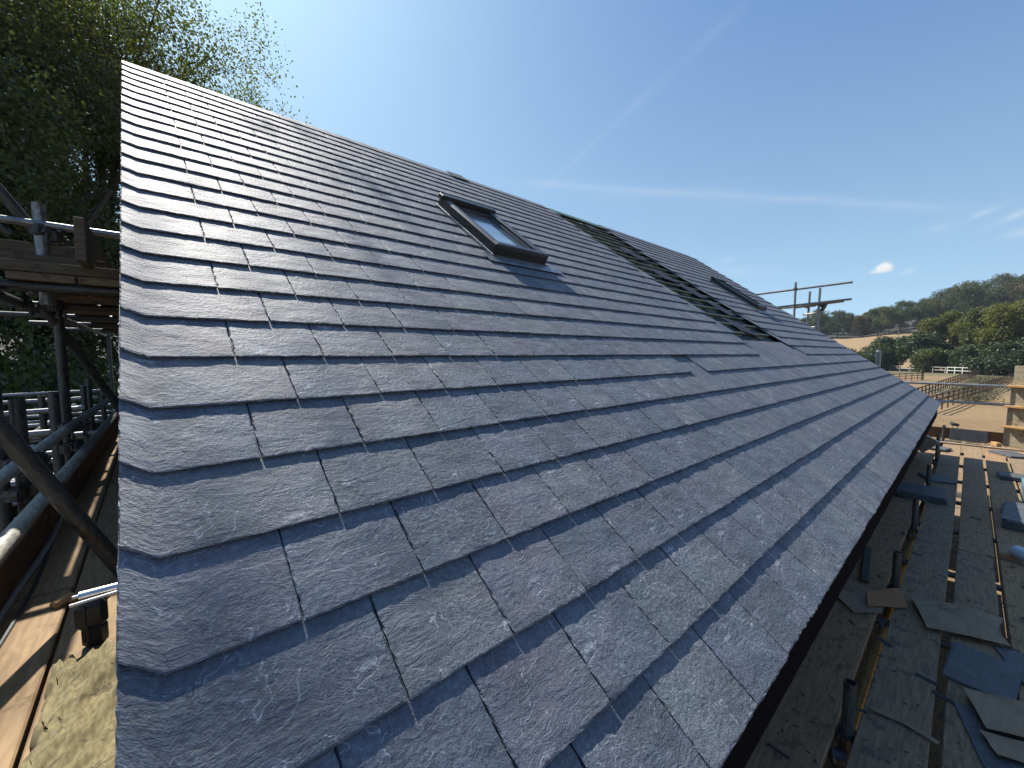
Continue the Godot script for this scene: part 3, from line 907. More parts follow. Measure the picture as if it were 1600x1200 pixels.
	for i in 20:
		var a := TAU * i / 20.0
		var b := TAU * (i + 1) / 20.0
		var ca := Vector3(0, cos(a) * 0.055, sin(a) * 0.055)
		var cb := Vector3(0, cos(b) * 0.055, sin(b) * 0.055)
		var r := Vector3.RIGHT * 0.17
		quad(roll, ca - r, cb - r, cb + r, ca + r, ca + cb)
		for sg in [-1.0, 1.0]:
			quad(roll, ca + r * sg, cb + r * sg, cb * 0.45 + r * sg, ca * 0.45 + r * sg, Vector3.RIGHT * sg)
			quad(roll, ca * 0.45 + r * sg, cb * 0.45 + r * sg, cb * 0.45, ca * 0.45, -(ca + cb))
	solo("film_roll", done(roll), M.film, turned(P(5.28, DECK + 0.056, 0.435), 0.5), "pale blue roll of plastic film on the outer deck board", "roll")

func card(called: String, pts: Array, y: float, m: Material, label: String) -> void:
	var c := Vector2.ZERO
	for p in pts: c += p
	c /= pts.size()
	var rng := rng_of(int(c.x * 1000.0))
	# ragged outline
	var ring := []
	for i in pts.size():
		var a: Vector2 = pts[i]
		var b: Vector2 = pts[(i + 1) % pts.size()]
		for k in 5:
			ring.append(a.lerp(b, k / 5.0) + (Vector2(rng.randf_range(-0.003, 0.003), rng.randf_range(-0.003, 0.003)) if k > 0 else Vector2.ZERO))
	var st := start()
	var lift := func(p: Vector2) -> float: return 0.004 + 0.010 * absf(sin((p.x - c.x) * 9.0 + (p.y - c.y) * 5.0)) * clampf((p - c).length() * 6.0, 0.0, 1.0)
	for i in ring.size():
		var a: Vector2 = ring[i]
		var b: Vector2 = ring[(i + 1) % ring.size()]
		var rings := [1.0, 0.6, 0.25, 0.0]
		for k in 3:
			var q := []
			for e in [[a, rings[k]], [b, rings[k]], [b, rings[k + 1]], [a, rings[k + 1]]]:
				var p: Vector2 = c + (e[0] - c) * e[1]
				q.append(Vector3(p.x - c.x, lift.call(p), p.y - c.y))
			var th := Vector3(0, 0.0035, 0)
			quad(st, q[0] + th, q[1] + th, q[2] + th, q[3] + th, Vector3.UP)
			quad(st, q[0], q[1], q[2], q[3], Vector3.DOWN)
			if k == 0: quad(st, q[0], q[1], q[1] + th, q[0] + th, q[0])
	solo(called, done(st), m, at(P(c.x, y - 0.003, c.y)), label, "cardboard", "cardboard on the deck")

func build_gable_scaffold() -> void:
	var s := thing("gable_scaffold", "weathered tube scaffold with two board decks along the gable end", "scaffold", P(-0.3, GROUND, -4))
	var o := s.position
	var rng := rng_of(51)
	# lower deck
	for li in 2:
		var z := -0.4
		var lens := [2.0, 3.9, 3.2]
		for j in 3:
			var l: float = lens[j] - (0.45 if li == 1 and j == 0 else 0.0)
			var x := -0.125 if li == 0 else -0.332
			part("deck_board", block_mesh(Vector3(l - 0.01, 0.038, 0.208 if li == 0 else 0.19), 0.004, Vector2(rng.randf(), rng.randf())), M.board_worn, s, turned(P(x, GDECK - 0.019 + rng.randf_range(-0.003, 0.002), z - l * 0.5) - o, PI / 2 + rng.randf_range(-0.002, 0.002)))
			z -= l
	# toe boards on edge
	part("toe_board", board_mesh(1.7, 0.038, 0.125, 1), M.toe, s, turned(P(-0.398, GDECK + 0.064, -1.75) - o, PI / 2 - 0.018))
	part("toe_board", board_mesh(3.6, 0.038, 0.12, 2), M.toe, s, turned(P(-0.352, GDECK + 0.061, -4.41) - o, PI / 2 - 0.016))
	part("toe_board", board_mesh(2.6, 0.038, 0.12, 4), M.toe, s, turned(P(-0.318, GDECK + 0.061, -7.52) - o, PI / 2 - 0.004))
	# transoms under the lower deck reach outwards
	for k in 9:
		var z := -0.9 - 1.05 * k
		tube("transom", P(-1.35, GDECK - 0.064, z), P(0.0, GDECK - 0.064, z), M.steel, s)
	# standards
	var st := [[-0.430, -2.62, -0.19], [-0.480, -2.56, 0.12], [-0.415, -3.70, 0.30], [-0.450, -3.60, -0.23], [-0.80, -5.80, -0.395], [-0.56, -6.20, -0.34], [-0.53, -6.35, -0.28], [-0.48, -7.10, -0.30], [-0.47, -1.35, 0.7], [-0.49, -8.9, 0.9]]
	for q in st:
		tube("standard", P(q[0], GROUND, q[1]), P(q[0], q[2], q[1]), M.steel_dark, s)
	# guard rails along the deck
	tube("guard_rail", P(-0.450, -0.455, -1.70), P(-0.385, -0.440, -3.70), M.steel_pale, s)  # near lengths use the pale steel, sunlight put into their colour
	tube("guard_rail", P(-0.393, -0.441, -3.40), P(-0.310, -0.430, -5.60), M.steel, s)
	tube("guard_rail", P(-0.385, -0.585, -1.30), P(-0.325, -0.570, -3.30), M.steel_pale, s)
	tube("guard_rail", P(-0.332, -0.572, -3.05), P(-0.280, -0.560, -5.15), M.steel, s)
	for q in st:
		if q[1] < -1.5 and q[0] > -0.5 and q[1] > -5.0:
			for y in [-0.45, -0.575]:
				coupler(P(q[0] + 0.03, y, q[1]), rng.randf_range(0.0, 3.0), s)
	# braces
	tube("brace", P(-0.36, -0.145, -1.80), P(0.0, -1.06, -2.02), M.steel_dark, s)
	tube("brace", P(-0.455, 0.25, -3.66), P(-0.10, -0.62, -4.15), M.steel_dark, s)
	# upper deck, its boards seen from below
	var ud := 0.345
	for li in 2:
		var x := -0.145 if li == 0 else -0.385
		part("deck_board", block_mesh(Vector3(5.9, 0.038, 0.222), 0.004, Vector2(0.3 * li, 0.7)), M.board_b, s, turned(P(x, ud + 0.019, -5.92) - o, PI / 2 + 0.003 * li))
	for z in [-3.02, -4.15, -5.3, -6.6, -8.1]:
		tube("transom", P(-0.95, ud - 0.024, z), P(0.0, ud - 0.024, z), M.steel_dark, s)
	for z in [-3.55, -4.75, -5.9, -7.4]:
		part("deck_clip", board_mesh(0.5, 0.05, 0.02, 1), M.board_b, s, at(P(-0.26, ud - 0.012, z) - o))
	tube("ledger", P(-0.52, ud - 0.075, -2.6), P(-0.52, ud - 0.075, -8.9), M.steel_dark, s)
	for q in [[-0.45, -3.62], [-0.40, -3.5], [-0.52, -3.4]]:
		coupler(P(q[0], ud - 0.07, q[1]), rng.randf_range(0.0, 3.0), s)
	# stop end of the upper deck: boards on edge, rail, short standard, brace
	part("toe_board", board_mesh(0.9, 0.038, 0.05, 1), M.board_grey, s, at(P(-0.48, ud + 0.065, -2.98) - o))
	part("toe_board", board_mesh(0.80, 0.038, 0.055, 2), M.board_grey, s, at(P(-0.56, ud + 0.112, -3.09) - o))
	part("toe_board", board_mesh(0.74, 0.038, 0.06, 3), M.board_grey, s, at(P(-0.60, ud + 0.175, -3.14) - o))
	tube("guard_rail", P(-1.2, ud + 0.300, -3.10), P(0.0, ud + 0.290, -3.10), M.steel, s, 0.018)
	part("side_board", board_mesh(1.5, 0.038, 0.20, 4), M.board_grey, s, turned(P(-0.205, ud + 0.165, -3.50) - o, PI / 2 - 0.02, 0.0, -0.02))
	tube("standard", P(-0.385, ud - 0.1, -3.12), P(-0.385, ud + 0.40, -3.12), M.steel, s)
	tube("brace", P(-0.405, ud + 0.26, -3.16), P(-0.62, ud + 0.62, -3.02), M.steel_dark, s)
	tube("brace", P(-0.47, ud + 0.21, -3.02), P(-0.62, ud + 0.36, -2.98), M.steel_dark, s, 0.014)
	coupler(P(-0.385, ud + 0.27, -3.11), 0.6, s)
	coupler(P(-0.345, ud + 0.245, -3.13), 2.0, s)

	# lower scaffold further left
	var t := thing("yard_scaffold", "lower grey tube scaffold standing beyond the gable deck's toe board", "scaffold", P(-2.0, GROUND, -6))
	var xs := [-0.95, -1.9, -3.2]
	var zs := [-3.4, -4.5, -5.6, -6.9, -8.4]
	for x in xs:
		for z in zs:
			tube("standard", P(x, GROUND, z), P(x + 0.02, rng.randf_range(-0.9, -0.35), z), M.steel_dark, t)
	for z in zs:
		for y in [-0.55, -0.95, -1.35, -1.8, -2.6]:
			tube("transom", P(-3.6, y + rng.randf_range(-0.05, 0.05), z + 0.05), P(-0.5, y + rng.randf_range(-0.05, 0.05), z + 0.05), M.steel, t)
	for x in xs:
		for y in [-0.8, -1.5]:
			tube("ledger", P(x + 0.05, y, -3.1), P(x + 0.05, y + 0.04, -8.8), M.steel, t)

func build_gable_litter() -> void:
	# slab of mineral wool
	var st := start()
	var nx := 44
	var nz := 80
	var rng := rng_of(61)
	var n1 := noise(62, 6.0, 5)
	var n2 := noise(63, 2.2, 2)
	var f := func(i: int, j: int, top: bool) -> Vector3:
		var a := float(i) / nx
		var b := float(j) / nz
		var x := lerpf(-0.212, -0.045, a) + 0.02 * n1.get_noise_2d(b * 2.0, 5.0) * (1.0 - a)
		var z := lerpf(-1.41, -0.55, b) + 0.05 * n1.get_noise_2d(a * 1.5, 9.0) * (1.0 - b)
		var rim := minf(minf(a, 1.0 - a) * nx, minf(b, 1.0 - b) * nz)
		var h := 0.036 + 0.018 * n2.get_noise_2d(x * 3.0, z * 2.0) + 0.016 * n1.get_noise_2d(x * 2.5 + z, z * 0.6) + 0.02 * a
		if rim < 1.0: h *= 0.55
		return Vector3(x, h if top else 0.002, z)
	st.set_smooth_group(1)
	for i in nx:
		for j in nz:
			var q := [f.call(i, j, true), f.call(i + 1, j, true), f.call(i + 1, j + 1, true), f.call(i, j + 1, true)]
			for k in [0, 1, 2, 0, 2, 3]:
				st.set_uv(Vector2(q[k].z + q[k].x * 0.4, q[k].x) * 4.0)
				st.add_vertex(q[k])
	st.set_smooth_group(-1)
	for i in nx:
		for e in [[0, -1.0], [nz, 1.0]]:
			quad(st, f.call(i, e[0], true), f.call(i + 1, e[0], true), f.call(i + 1, e[0], false), f.call(i, e[0], false), Vector3(0, 0, e[1]))
	for j in nz:
		for e in [[0, -1.0], [nx, 1.0]]:
			quad(st, f.call(e[0], j, true), f.call(e[0], j + 1, true), f.call(e[0], j + 1, false), f.call(e[0], j, false), Vector3(e[1], 0, 0))
	solo("insulation_slab", done(st), M.wool, at(P(0, GDECK + 0.001, 0)), "crumpled yellow mineral wool slab on the gable deck with shade browned into its colour", "insulation")
	# chunk of wood
	st = start()
	block(st, Vector3(0.055, 0.022, 0.032), 0.009, turned(Vector3(0, 0.013, 0), 0.3, 0.0, 0.2))
	block(st, Vector3(0.034, 0.012, 0.02), 0.005, turned(Vector3(0.024, 0.008, 0.008), 0.8))
	solo("wood_chunk", done(st), M.board_orange, turned(P(-0.245, GDECK + 0.001, -1.83), 0.4), "small sunlit orange wood chunk on the gable deck", "wood chunk")
	# cables beside the toe board
	var k := 0
	for q in [[M.cable, -0.365, 0.010, "pale flat cable lying beside the toe board"], [M.cable_dark, -0.345, 0.006, "thin dark cable running next to the pale cable"]]:
		st = start()
		for i in 40:
			var za := -0.6 - 0.09 * i
			var zb := za - 0.09
			var xa: float = q[1] + 0.012 * sin(i * 0.37 + k)
			var xb: float = q[1] + 0.012 * sin((i + 1) * 0.37 + k)
			var r: float = q[2]
			for e in 6:
				var aa := TAU * e / 6.0
				var ab := TAU * (e + 1) / 6.0
				var va := Vector3(cos(aa) * r, sin(aa) * r * 0.5, 0)
				var vb := Vector3(cos(ab) * r, sin(ab) * r * 0.5, 0)
				var y := Vector3(0, r * 0.5 + 0.001, 0)
				quad(st, Vector3(xa, 0, za) + va + y, Vector3(xa, 0, za) + vb + y, Vector3(xb, 0, zb) + vb + y, Vector3(xb, 0, zb) + va + y, va + vb)
		solo("cable", done(st), q[0], at(P(0, GDECK, 0)), q[3], "cable")
		k += 2
	# boxy clamp holding a polished tube
	var c := thing("boxy_clamp", "dark boxy clamp holding a polished steel tube by the slate verge", "clamp", P(-0.155, GDECK, -1.52))
	st = start()
	block(st, Vector3(0.062, 0.075, 0.045), 0.013, at(Vector3(0, 0.088, 0)))
	block(st, Vector3(0.050, 0.06, 0.036), 0.012, at(Vector3(0.004, 0.03, 0)))
	block(st, Vector3(0.012, 0.1, 0.05), 0.004, at(Vector3(-0.012, 0.07, 0)))
	part("body", done(st), M.rubber, c)
	part("tube", pipe_mesh(0.20, 0.011, 0.002), M.shiny, c, along(Vector3(-0.02, 0.142, 0.0), Vector3(0.18, 0.142, 0.01)))
	for z in [-0.022, 0.026]:
		part("rod", pipe_mesh(0.10, 0.004, 0.001), M.shiny, c, along(Vector3(-0.035, 0.134, z), Vector3(0.065, 0.138, z)))

func build_far_scaffold() -> void:
	var s := thing("far_gable_scaffold", "open tube scaffold rising past the far verge against the trees", "scaffold", P(11.5, GROUND, -3))
	tube("guard_rail", P(11.5, 1.46, -4.2), P(11.5, 1.545, -1.80), M.steel, s)
	tube("guard_rail", P(11.5, 1.07, -4.4), P(11.5, 1.18, -1.80), M.steel, s)
	tube("guard_rail", P(11.62, 1.10, -2.9), P(11.62, 1.17, -1.95), M.steel, s, 0.034)
	tube("standard", P(11.45, GROUND, -2.84), P(11.45, 1.67, -2.84), M.steel, s)
	tube("standard", P(11.75, GROUND, -2.72), P(11.75, 1.46, -2.62), M.steel, s)
	tube("standard", P(11.62, GROUND, -2.48), P(11.62, 1.50, -2.40), M.steel, s)
	for y in [0.92, 0.60, 0.2]:
		tube("transom", P(11.72, y, -2.72), P(11.66, y + 0.01, -2.44), M.steel_pale, s)
	tube("transom", P(11.4, 1.08, -4.4), P(11.8, 1.12, -2.5), M.steel_pale, s)
	for q in [[11.45, 1.52, -2.84], [11.45, 1.13, -2.84], [11.62, 1.15, -2.42], [11.68, 1.12, -2.36], [11.72, 1.1, -2.66]]:
		coupler(P(q[0], q[1], q[2]), q[1] * 5.0, s)
	var st := start()
	block(st, Vector3(0.10, 0.20, 0.08), 0.03, turned(P(11.66, 1.06, -2.32) - s.position, 0.3, 0.4))
	block(st, Vector3(0.08, 0.12, 0.07), 0.03, turned(P(11.66, 1.13, -2.38) - s.position, 0.8, 0.1))
	part("clamp_bundle", done(st), M.coupler, s)

# ------------------------------------------------------------------ land and plants
func hill(x: float, z: float) -> float:
	var y := 0.0
	y += maxf(0.0, x - 150.0) * 0.085
	y += smoothstep(230.0, 330.0, x) * clampf((z + 45.0) / 60.0, 0.0, 1.4) * 9.0
	y += smoothstep(300.0, 420.0, x) * 4.0
	y = minf(y, 44.0)
	y += maxf(0.0, -z - 14.0) * 0.10 * clampf(1.0 - x / 40.0, 0.0, 1.0) * (1.0 if z > -90.0 else 1.0)
	y = minf(y, 60.0)
	return y

func build_land() -> void:
	var xs := []
	var zs := []
	var v := -700.0
	while v <= 1600.0:
		xs.append(v)
		v += 3.0 if v > 20 and v < 160 else 6.0 if v > -40 and v < 440 else 60.0
	v = -1200.0
	while v <= 1200.0:
		zs.append(v)
		v += 3.0 if v > -30 and v < 30 else 6.0 if v > -130 and v < 80 else 60.0
	var n1 := noise(71, 0.02, 4)
	var n2 := noise(72, 0.08, 3)
	var n3 := noise(73, 0.35, 3)
	var st := SurfaceTool.new()
	st.begin(Mesh.PRIMITIVE_TRIANGLES)
	st.set_smooth_group(1)
	var sand := Color(0.25, 0.162, 0.074)
	var dry := Color(0.20, 0.128, 0.058)
	var stub := Color(0.29, 0.192, 0.095)
	var green := Color(0.085, 0.095, 0.045)
	var dark := Color(0.045, 0.042, 0.03)
	for z in zs:
		for x in xs:
			var c := sand.lerp(dry, clampf(0.5 + 1.3 * n2.get_noise_2d(x, z), 0.0, 1.0))
			c = c.lerp(Color(0.25, 0.168, 0.092), clampf(n3.get_noise_2d(x * 0.4, z * 1.5) * 1.2, 0.0, 0.6))
			var weeds := clampf(n1.get_noise_2d(x + 60.0, z * 2.0) * 2.2 + 0.3 - absf(z - 0.5 - (x - 60.0) * 0.03) * 0.16, 0.0, 0.8)
			c = c.lerp(Color(0.10, 0.092, 0.052), weeds * smoothstep(48.0, 62.0, x))
			c = c.lerp(green, smoothstep(112.0, 128.0, x) * (1.0 - smoothstep(150.0, 160.0, x)) * 0.7)
			c = c.lerp(stub, smoothstep(150.0, 162.0, x))
			c = c.lerp(dark, smoothstep(296.0, 312.0, x + 12.0 * n1.get_noise_2d(x, z)))
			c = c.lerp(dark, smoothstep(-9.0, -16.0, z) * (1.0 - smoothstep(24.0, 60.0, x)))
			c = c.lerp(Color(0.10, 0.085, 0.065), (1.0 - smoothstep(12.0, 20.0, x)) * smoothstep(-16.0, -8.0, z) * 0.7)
			st.set_color(c)
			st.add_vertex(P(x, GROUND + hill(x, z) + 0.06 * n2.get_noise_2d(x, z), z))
	var w := xs.size()
	for j in zs.size() - 1:
		for i in w - 1:
			var a := j * w + i
			for k in [a, a + 1, a + w + 1, a, a + w + 1, a + w]:
				st.add_index(k)
	st.generate_normals()
	var g := MeshInstance3D.new()
	g.name = "ground"
	g.mesh = st.commit()
	g.material_override = M.ground
	add_child(g)
	g.set_meta("kind", "structure")
	tag(g, "dry sandy paddock rising to a golden stubble field", "ground")

func fence(called: String, pts: Array, m: Material, rails: Array, h: float, step: float, label: String, group: String, thick := 0.09) -> void:
	var c := Vector2.ZERO
	for p in pts: c += p
	c /= pts.size()
	var f := thing(called, label, "fence", P(c.x, GROUND + hill(c.x, c.y), c.y), group)
	var o := f.position
	for i in pts.size() - 1:
		var a: Vector2 = pts[i]
		var b: Vector2 = pts[i + 1]
		var n := maxi(1, int(round(a.distance_to(b) / step)))
		for k in n + (1 if i == pts.size() - 2 else 0):
			var p := a.lerp(b, float(k) / n)
			part("post", board_mesh(thick, thick, h + 0.3, 1), m, f, turned(P(p.x, GROUND + hill(p.x, p.y) + h * 0.5 - 0.1, p.y) - o, atan2(-(b - a).y, (b - a).x)))
		for r in rails:
			var pa := P(a.x, GROUND + hill(a.x, a.y) + r, a.y)
			var pb := P(b.x, GROUND + hill(b.x, b.y) + r, b.y)
			var d := pb - pa
			var t := turned((pa + pb) * 0.5 - o, atan2(-d.z, d.x), 0.0, asin(d.y / d.length()))
			t.origin += t.basis.z * (thick * 0.5 + 0.012)
			part("rail", board_mesh(snappedf(d.length(), 0.01), 0.024, thick + 0.02, 2), m, f, t)

func build_fences() -> void:
	fence("white_fence", [Vector2(134.0, -3.4), Vector2(131.0, 1.2)], M.white, [0.75, 1.45], 1.55, 1.55, "short white post and rail fence below the hedgerow trees", "paddock fences", 0.14)
	fence("grey_fence", [Vector2(134.2, -3.7), Vector2(146.0, -14.0), Vector2(150.0, -26.0)], mat(0.32, 0.29, 0.25), [0.75, 1.4], 1.5, 3.2, "grey two rail fence running left from the white fence", "paddock fences", 0.14)
	fence("brown_fence", [Vector2(125.0, 0.9), Vector2(70.5, -2.2), Vector2(52.0, -3.3)], M.brown_rail, [0.45, 0.85, 1.25], 1.35, 2.3, "brown three rail fence from the white corner towards the roof", "paddock fences")
	fence("brown_fence", [Vector2(122.0, 6.6), Vector2(71.0, 1.3), Vector2(44.0, -1.9)], M.brown_rail, [0.45, 0.85, 1.25], 1.35, 2.3, "nearer brown three rail fence crossing the sandy paddock", "paddock fences")
	fence("brown_fence", [Vector2(100.0, -5.3), Vector2(88.0, -8.8)], M.brown_rail, [0.4, 0.8, 1.2], 1.3, 2.2, "short dark brown fence beside the lone wooden post", "paddock fences")
	solo("wooden_post", board_mesh(0.16, 0.16, 3.0, 1), M.brown_rail, at(P(98.6, GROUND + 1.4, -5.4)), "lone tall wooden post in the paddock", "post")
	var pole := thing("utility_pole", "thin utility pole with a crossarm in front of the dark wood", "pole", P(215.0, GROUND + hill(215.0, -19.0), -19.0))
	part("pole", pipe_mesh(9.0, 0.13, 0.02), M.bark_pale, pole)
	part("crossarm", board_mesh(5.0, 0.15, 0.18, 1), M.bark_pale, pole, turned(Vector3(0, 8.4, 0), PI / 2 + 0.3))

# leaf sprays: a handful of pointed leaves inside a ball of radius r
func spray(sd: int, count: int, r: float, l: float) -> ArrayMesh:
	var rng := rng_of(sd)
	var st := start()
	for i in count:
		var c := Vector3(rng.randf_range(-1, 1), rng.randf_range(-0.8, 0.8), rng.randf_range(-1, 1)) * r
		var a := Vector3(rng.randf_range(-1, 1), rng.randf_range(-0.7, 0.4), rng.randf_range(-1, 1)).normalized() * l * rng.randf_range(0.7, 1.2)
		var b := a.cross(Vector3(rng.randf_range(-1, 1), rng.randf_range(0.3, 1), rng.randf_range(-1, 1))).normalized() * l * 0.34
		var up := a.cross(b)
		tri(st, c, c + a * 0.5 + b, c + a, up)
		tri(st, c, c + a, c + a * 0.5 - b, up)
	return done(st)

func limb(st: SurfaceTool, p: Vector3, d: Vector3, l: float, r: float, depth: int, rng: RandomNumberGenerator, tips: Array, sides: int) -> void:
	var segs := 4
	var q := p
	var dir := d
	for i in segs:
		var nd := (dir + Vector3(rng.randf_range(-1, 1), rng.randf_range(-0.5, 0.9), rng.randf_range(-1, 1)) * 0.16).normalized()
		var q2 := q + nd * l / segs
		var ra := r * (1.0 - 0.14 * i)
		var rb := r * (1.0 - 0.14 * (i + 1))
		var x := nd.cross(Vector3.FORWARD if absf(nd.z) < 0.9 else Vector3.RIGHT).normalized()
		var y := nd.cross(x)
		for e in sides:
			var a0 := TAU * e / sides
			var a1 := TAU * (e + 1) / sides
			var c0 := x * cos(a0) + y * sin(a0)
			var c1 := x * cos(a1) + y * sin(a1)
			quad(st, q + c0 * ra, q + c1 * ra, q2 + c1 * rb, q2 + c0 * rb, c0 + c1)
		q = q2
		dir = nd
		if depth <= 1: tips.append(q)
		if depth > 0 and i >= (1 if depth < 3 else 2):
			var kids := 1 if i < segs - 1 else 2
			for k in kids:
				var sideways := Vector3(rng.randf_range(-1, 1), rng.randf_range(-0.15, 0.6), rng.randf_range(-1, 1)).normalized()
				limb(st, q, (dir * 0.6 + sideways * 0.9).normalized(), l * rng.randf_range(0.55, 0.75), rb * 0.62, depth - 1, rng, tips, maxi(4, sides - 1))

var sprays := {}
func crown(parent: Node3D, pts: Array, mesh: Mesh, m: Material, jitter: float, per: int, rng: RandomNumberGenerator, smin := 0.7, smax := 1.3) -> void:
	var mm := MultiMesh.new()
	mm.transform_format = MultiMesh.TRANSFORM_3D
	mm.use_colors = true
	mm.mesh = mesh
	mm.instance_count = pts.size() * per
	var k := 0
	for p in pts:
		for i in per:
			var b := Basis.from_euler(Vector3(rng.randf() * TAU, rng.randf() * TAU, rng.randf() * TAU)).scaled(Vector3.ONE * rng.randf_range(smin, smax))
			var off := Vector3(rng.randfn(0, 1), rng.randfn(0, 1), rng.randfn(0, 1)) * jitter
			mm.set_instance_transform(k, Transform3D(b, p + off))
			var t := rng.randf_range(0.8, 1.35)
			mm.set_instance_color(k, Color(t * rng.randf_range(0.9, 1.2), t, t * 0.9))
			k += 1
	var o := MultiMeshInstance3D.new()
	o.name = "crown"
	o.multimesh = mm
	o.set_meta("kind", "stuff")
	o.material_override = m
	parent.add_child(o, true)

func near_tree(label: String, x: float, z: float, h: float, spread: float, sd: int, m: Material, per: int) -> void:
	var y0 := GROUND + hill(x, z)
	var t := thing("woodland_tree", label, "tree", P(x, y0 - 0.1, z), "trees behind the gable")
	var rng := rng_of(sd)
	var st := start()
	var tips := []
	var trunk_h := h * 0.32
	# bole
	limb(st, Vector3.ZERO, Vector3(rng.randf_range(-0.05, 0.05), 1, rng.randf_range(-0.05, 0.05)).normalized(), trunk_h, h * 0.018, 0, rng, [], 9)
	for k in 7:
		var a := TAU * k / 7.0 + rng.randf() * 0.6
		var lean := rng.randf_range(0.25, 1.1) if k > 0 else 0.05
		var d := Vector3(cos(a) * lean * spread, 1.0, sin(a) * lean * spread).normalized()
		limb(st, Vector3(0, trunk_h * rng.randf_range(0.72, 0.97), 0), d, h * rng.randf_range(0.26, 0.36), h * 0.010, 3, rng, tips, 6)
	part("trunk", done(st), M.bark, t)
	crown(t, tips, sprays.near, m, 0.30, per, rng)

# bushy or distant tree: lobes of leaf sprays round a branching trunk
func bushy_tree(called: String, label: String, cat: String, x: float, z: float, h: float, rad: float, sd: int, m: Material, count: int, group: String, low := 0.12, mesh: Mesh = null) -> void:
	var y0 := GROUND + hill(x, z)
	var t := thing(called, label, cat, P(x, y0 - 0.1, z), group)
	var rng := rng_of(sd)
	var st := start()
	var tips := []
	limb(st, Vector3.ZERO, Vector3.UP, h * 0.45, h * 0.022, 1, rng, tips, 6)
	part("trunk", done(st), M.bark, t)
	var pts := []
	var lobes := []
	for i in 16:
		var a := rng.randf() * TAU
		var v := pow(rng.randf(), 0.8)
		var yy := h * lerpf(low + 0.12, 0.86, v)
		var reach := rad * sqrt(maxf(0.05, 1.0 - pow((yy / h - 0.45) / 0.55, 2.0))) * rng.randf_range(0.35, 0.85)
		lobes.append([Vector3(cos(a) * reach, yy, sin(a) * reach), rad * rng.randf_range(0.24, 0.46)])
	lobes.append([Vector3(0, h * 0.55, 0), rad * 0.6])
	lobes.append([Vector3(0, h * 0.86, 0), rad * 0.33])
	for i in count:
		var lb: Array = lobes[rng.randi() % lobes.size()]
		var d := Vector3(rng.randfn(0, 1), rng.randfn(0, 1), rng.randfn(0, 1)).normalized()
		var p: Vector3 = lb[0] + d * lb[1] * Vector3(1.0, 0.8, 1.0) * pow(rng.randf(), 0.28)
		if p.y < h * low * 0.6: continue
		pts.append(p)
	crown(t, pts, sprays.far if mesh == null else mesh, m, 0.05, 1, rng, 0.6, 1.25)

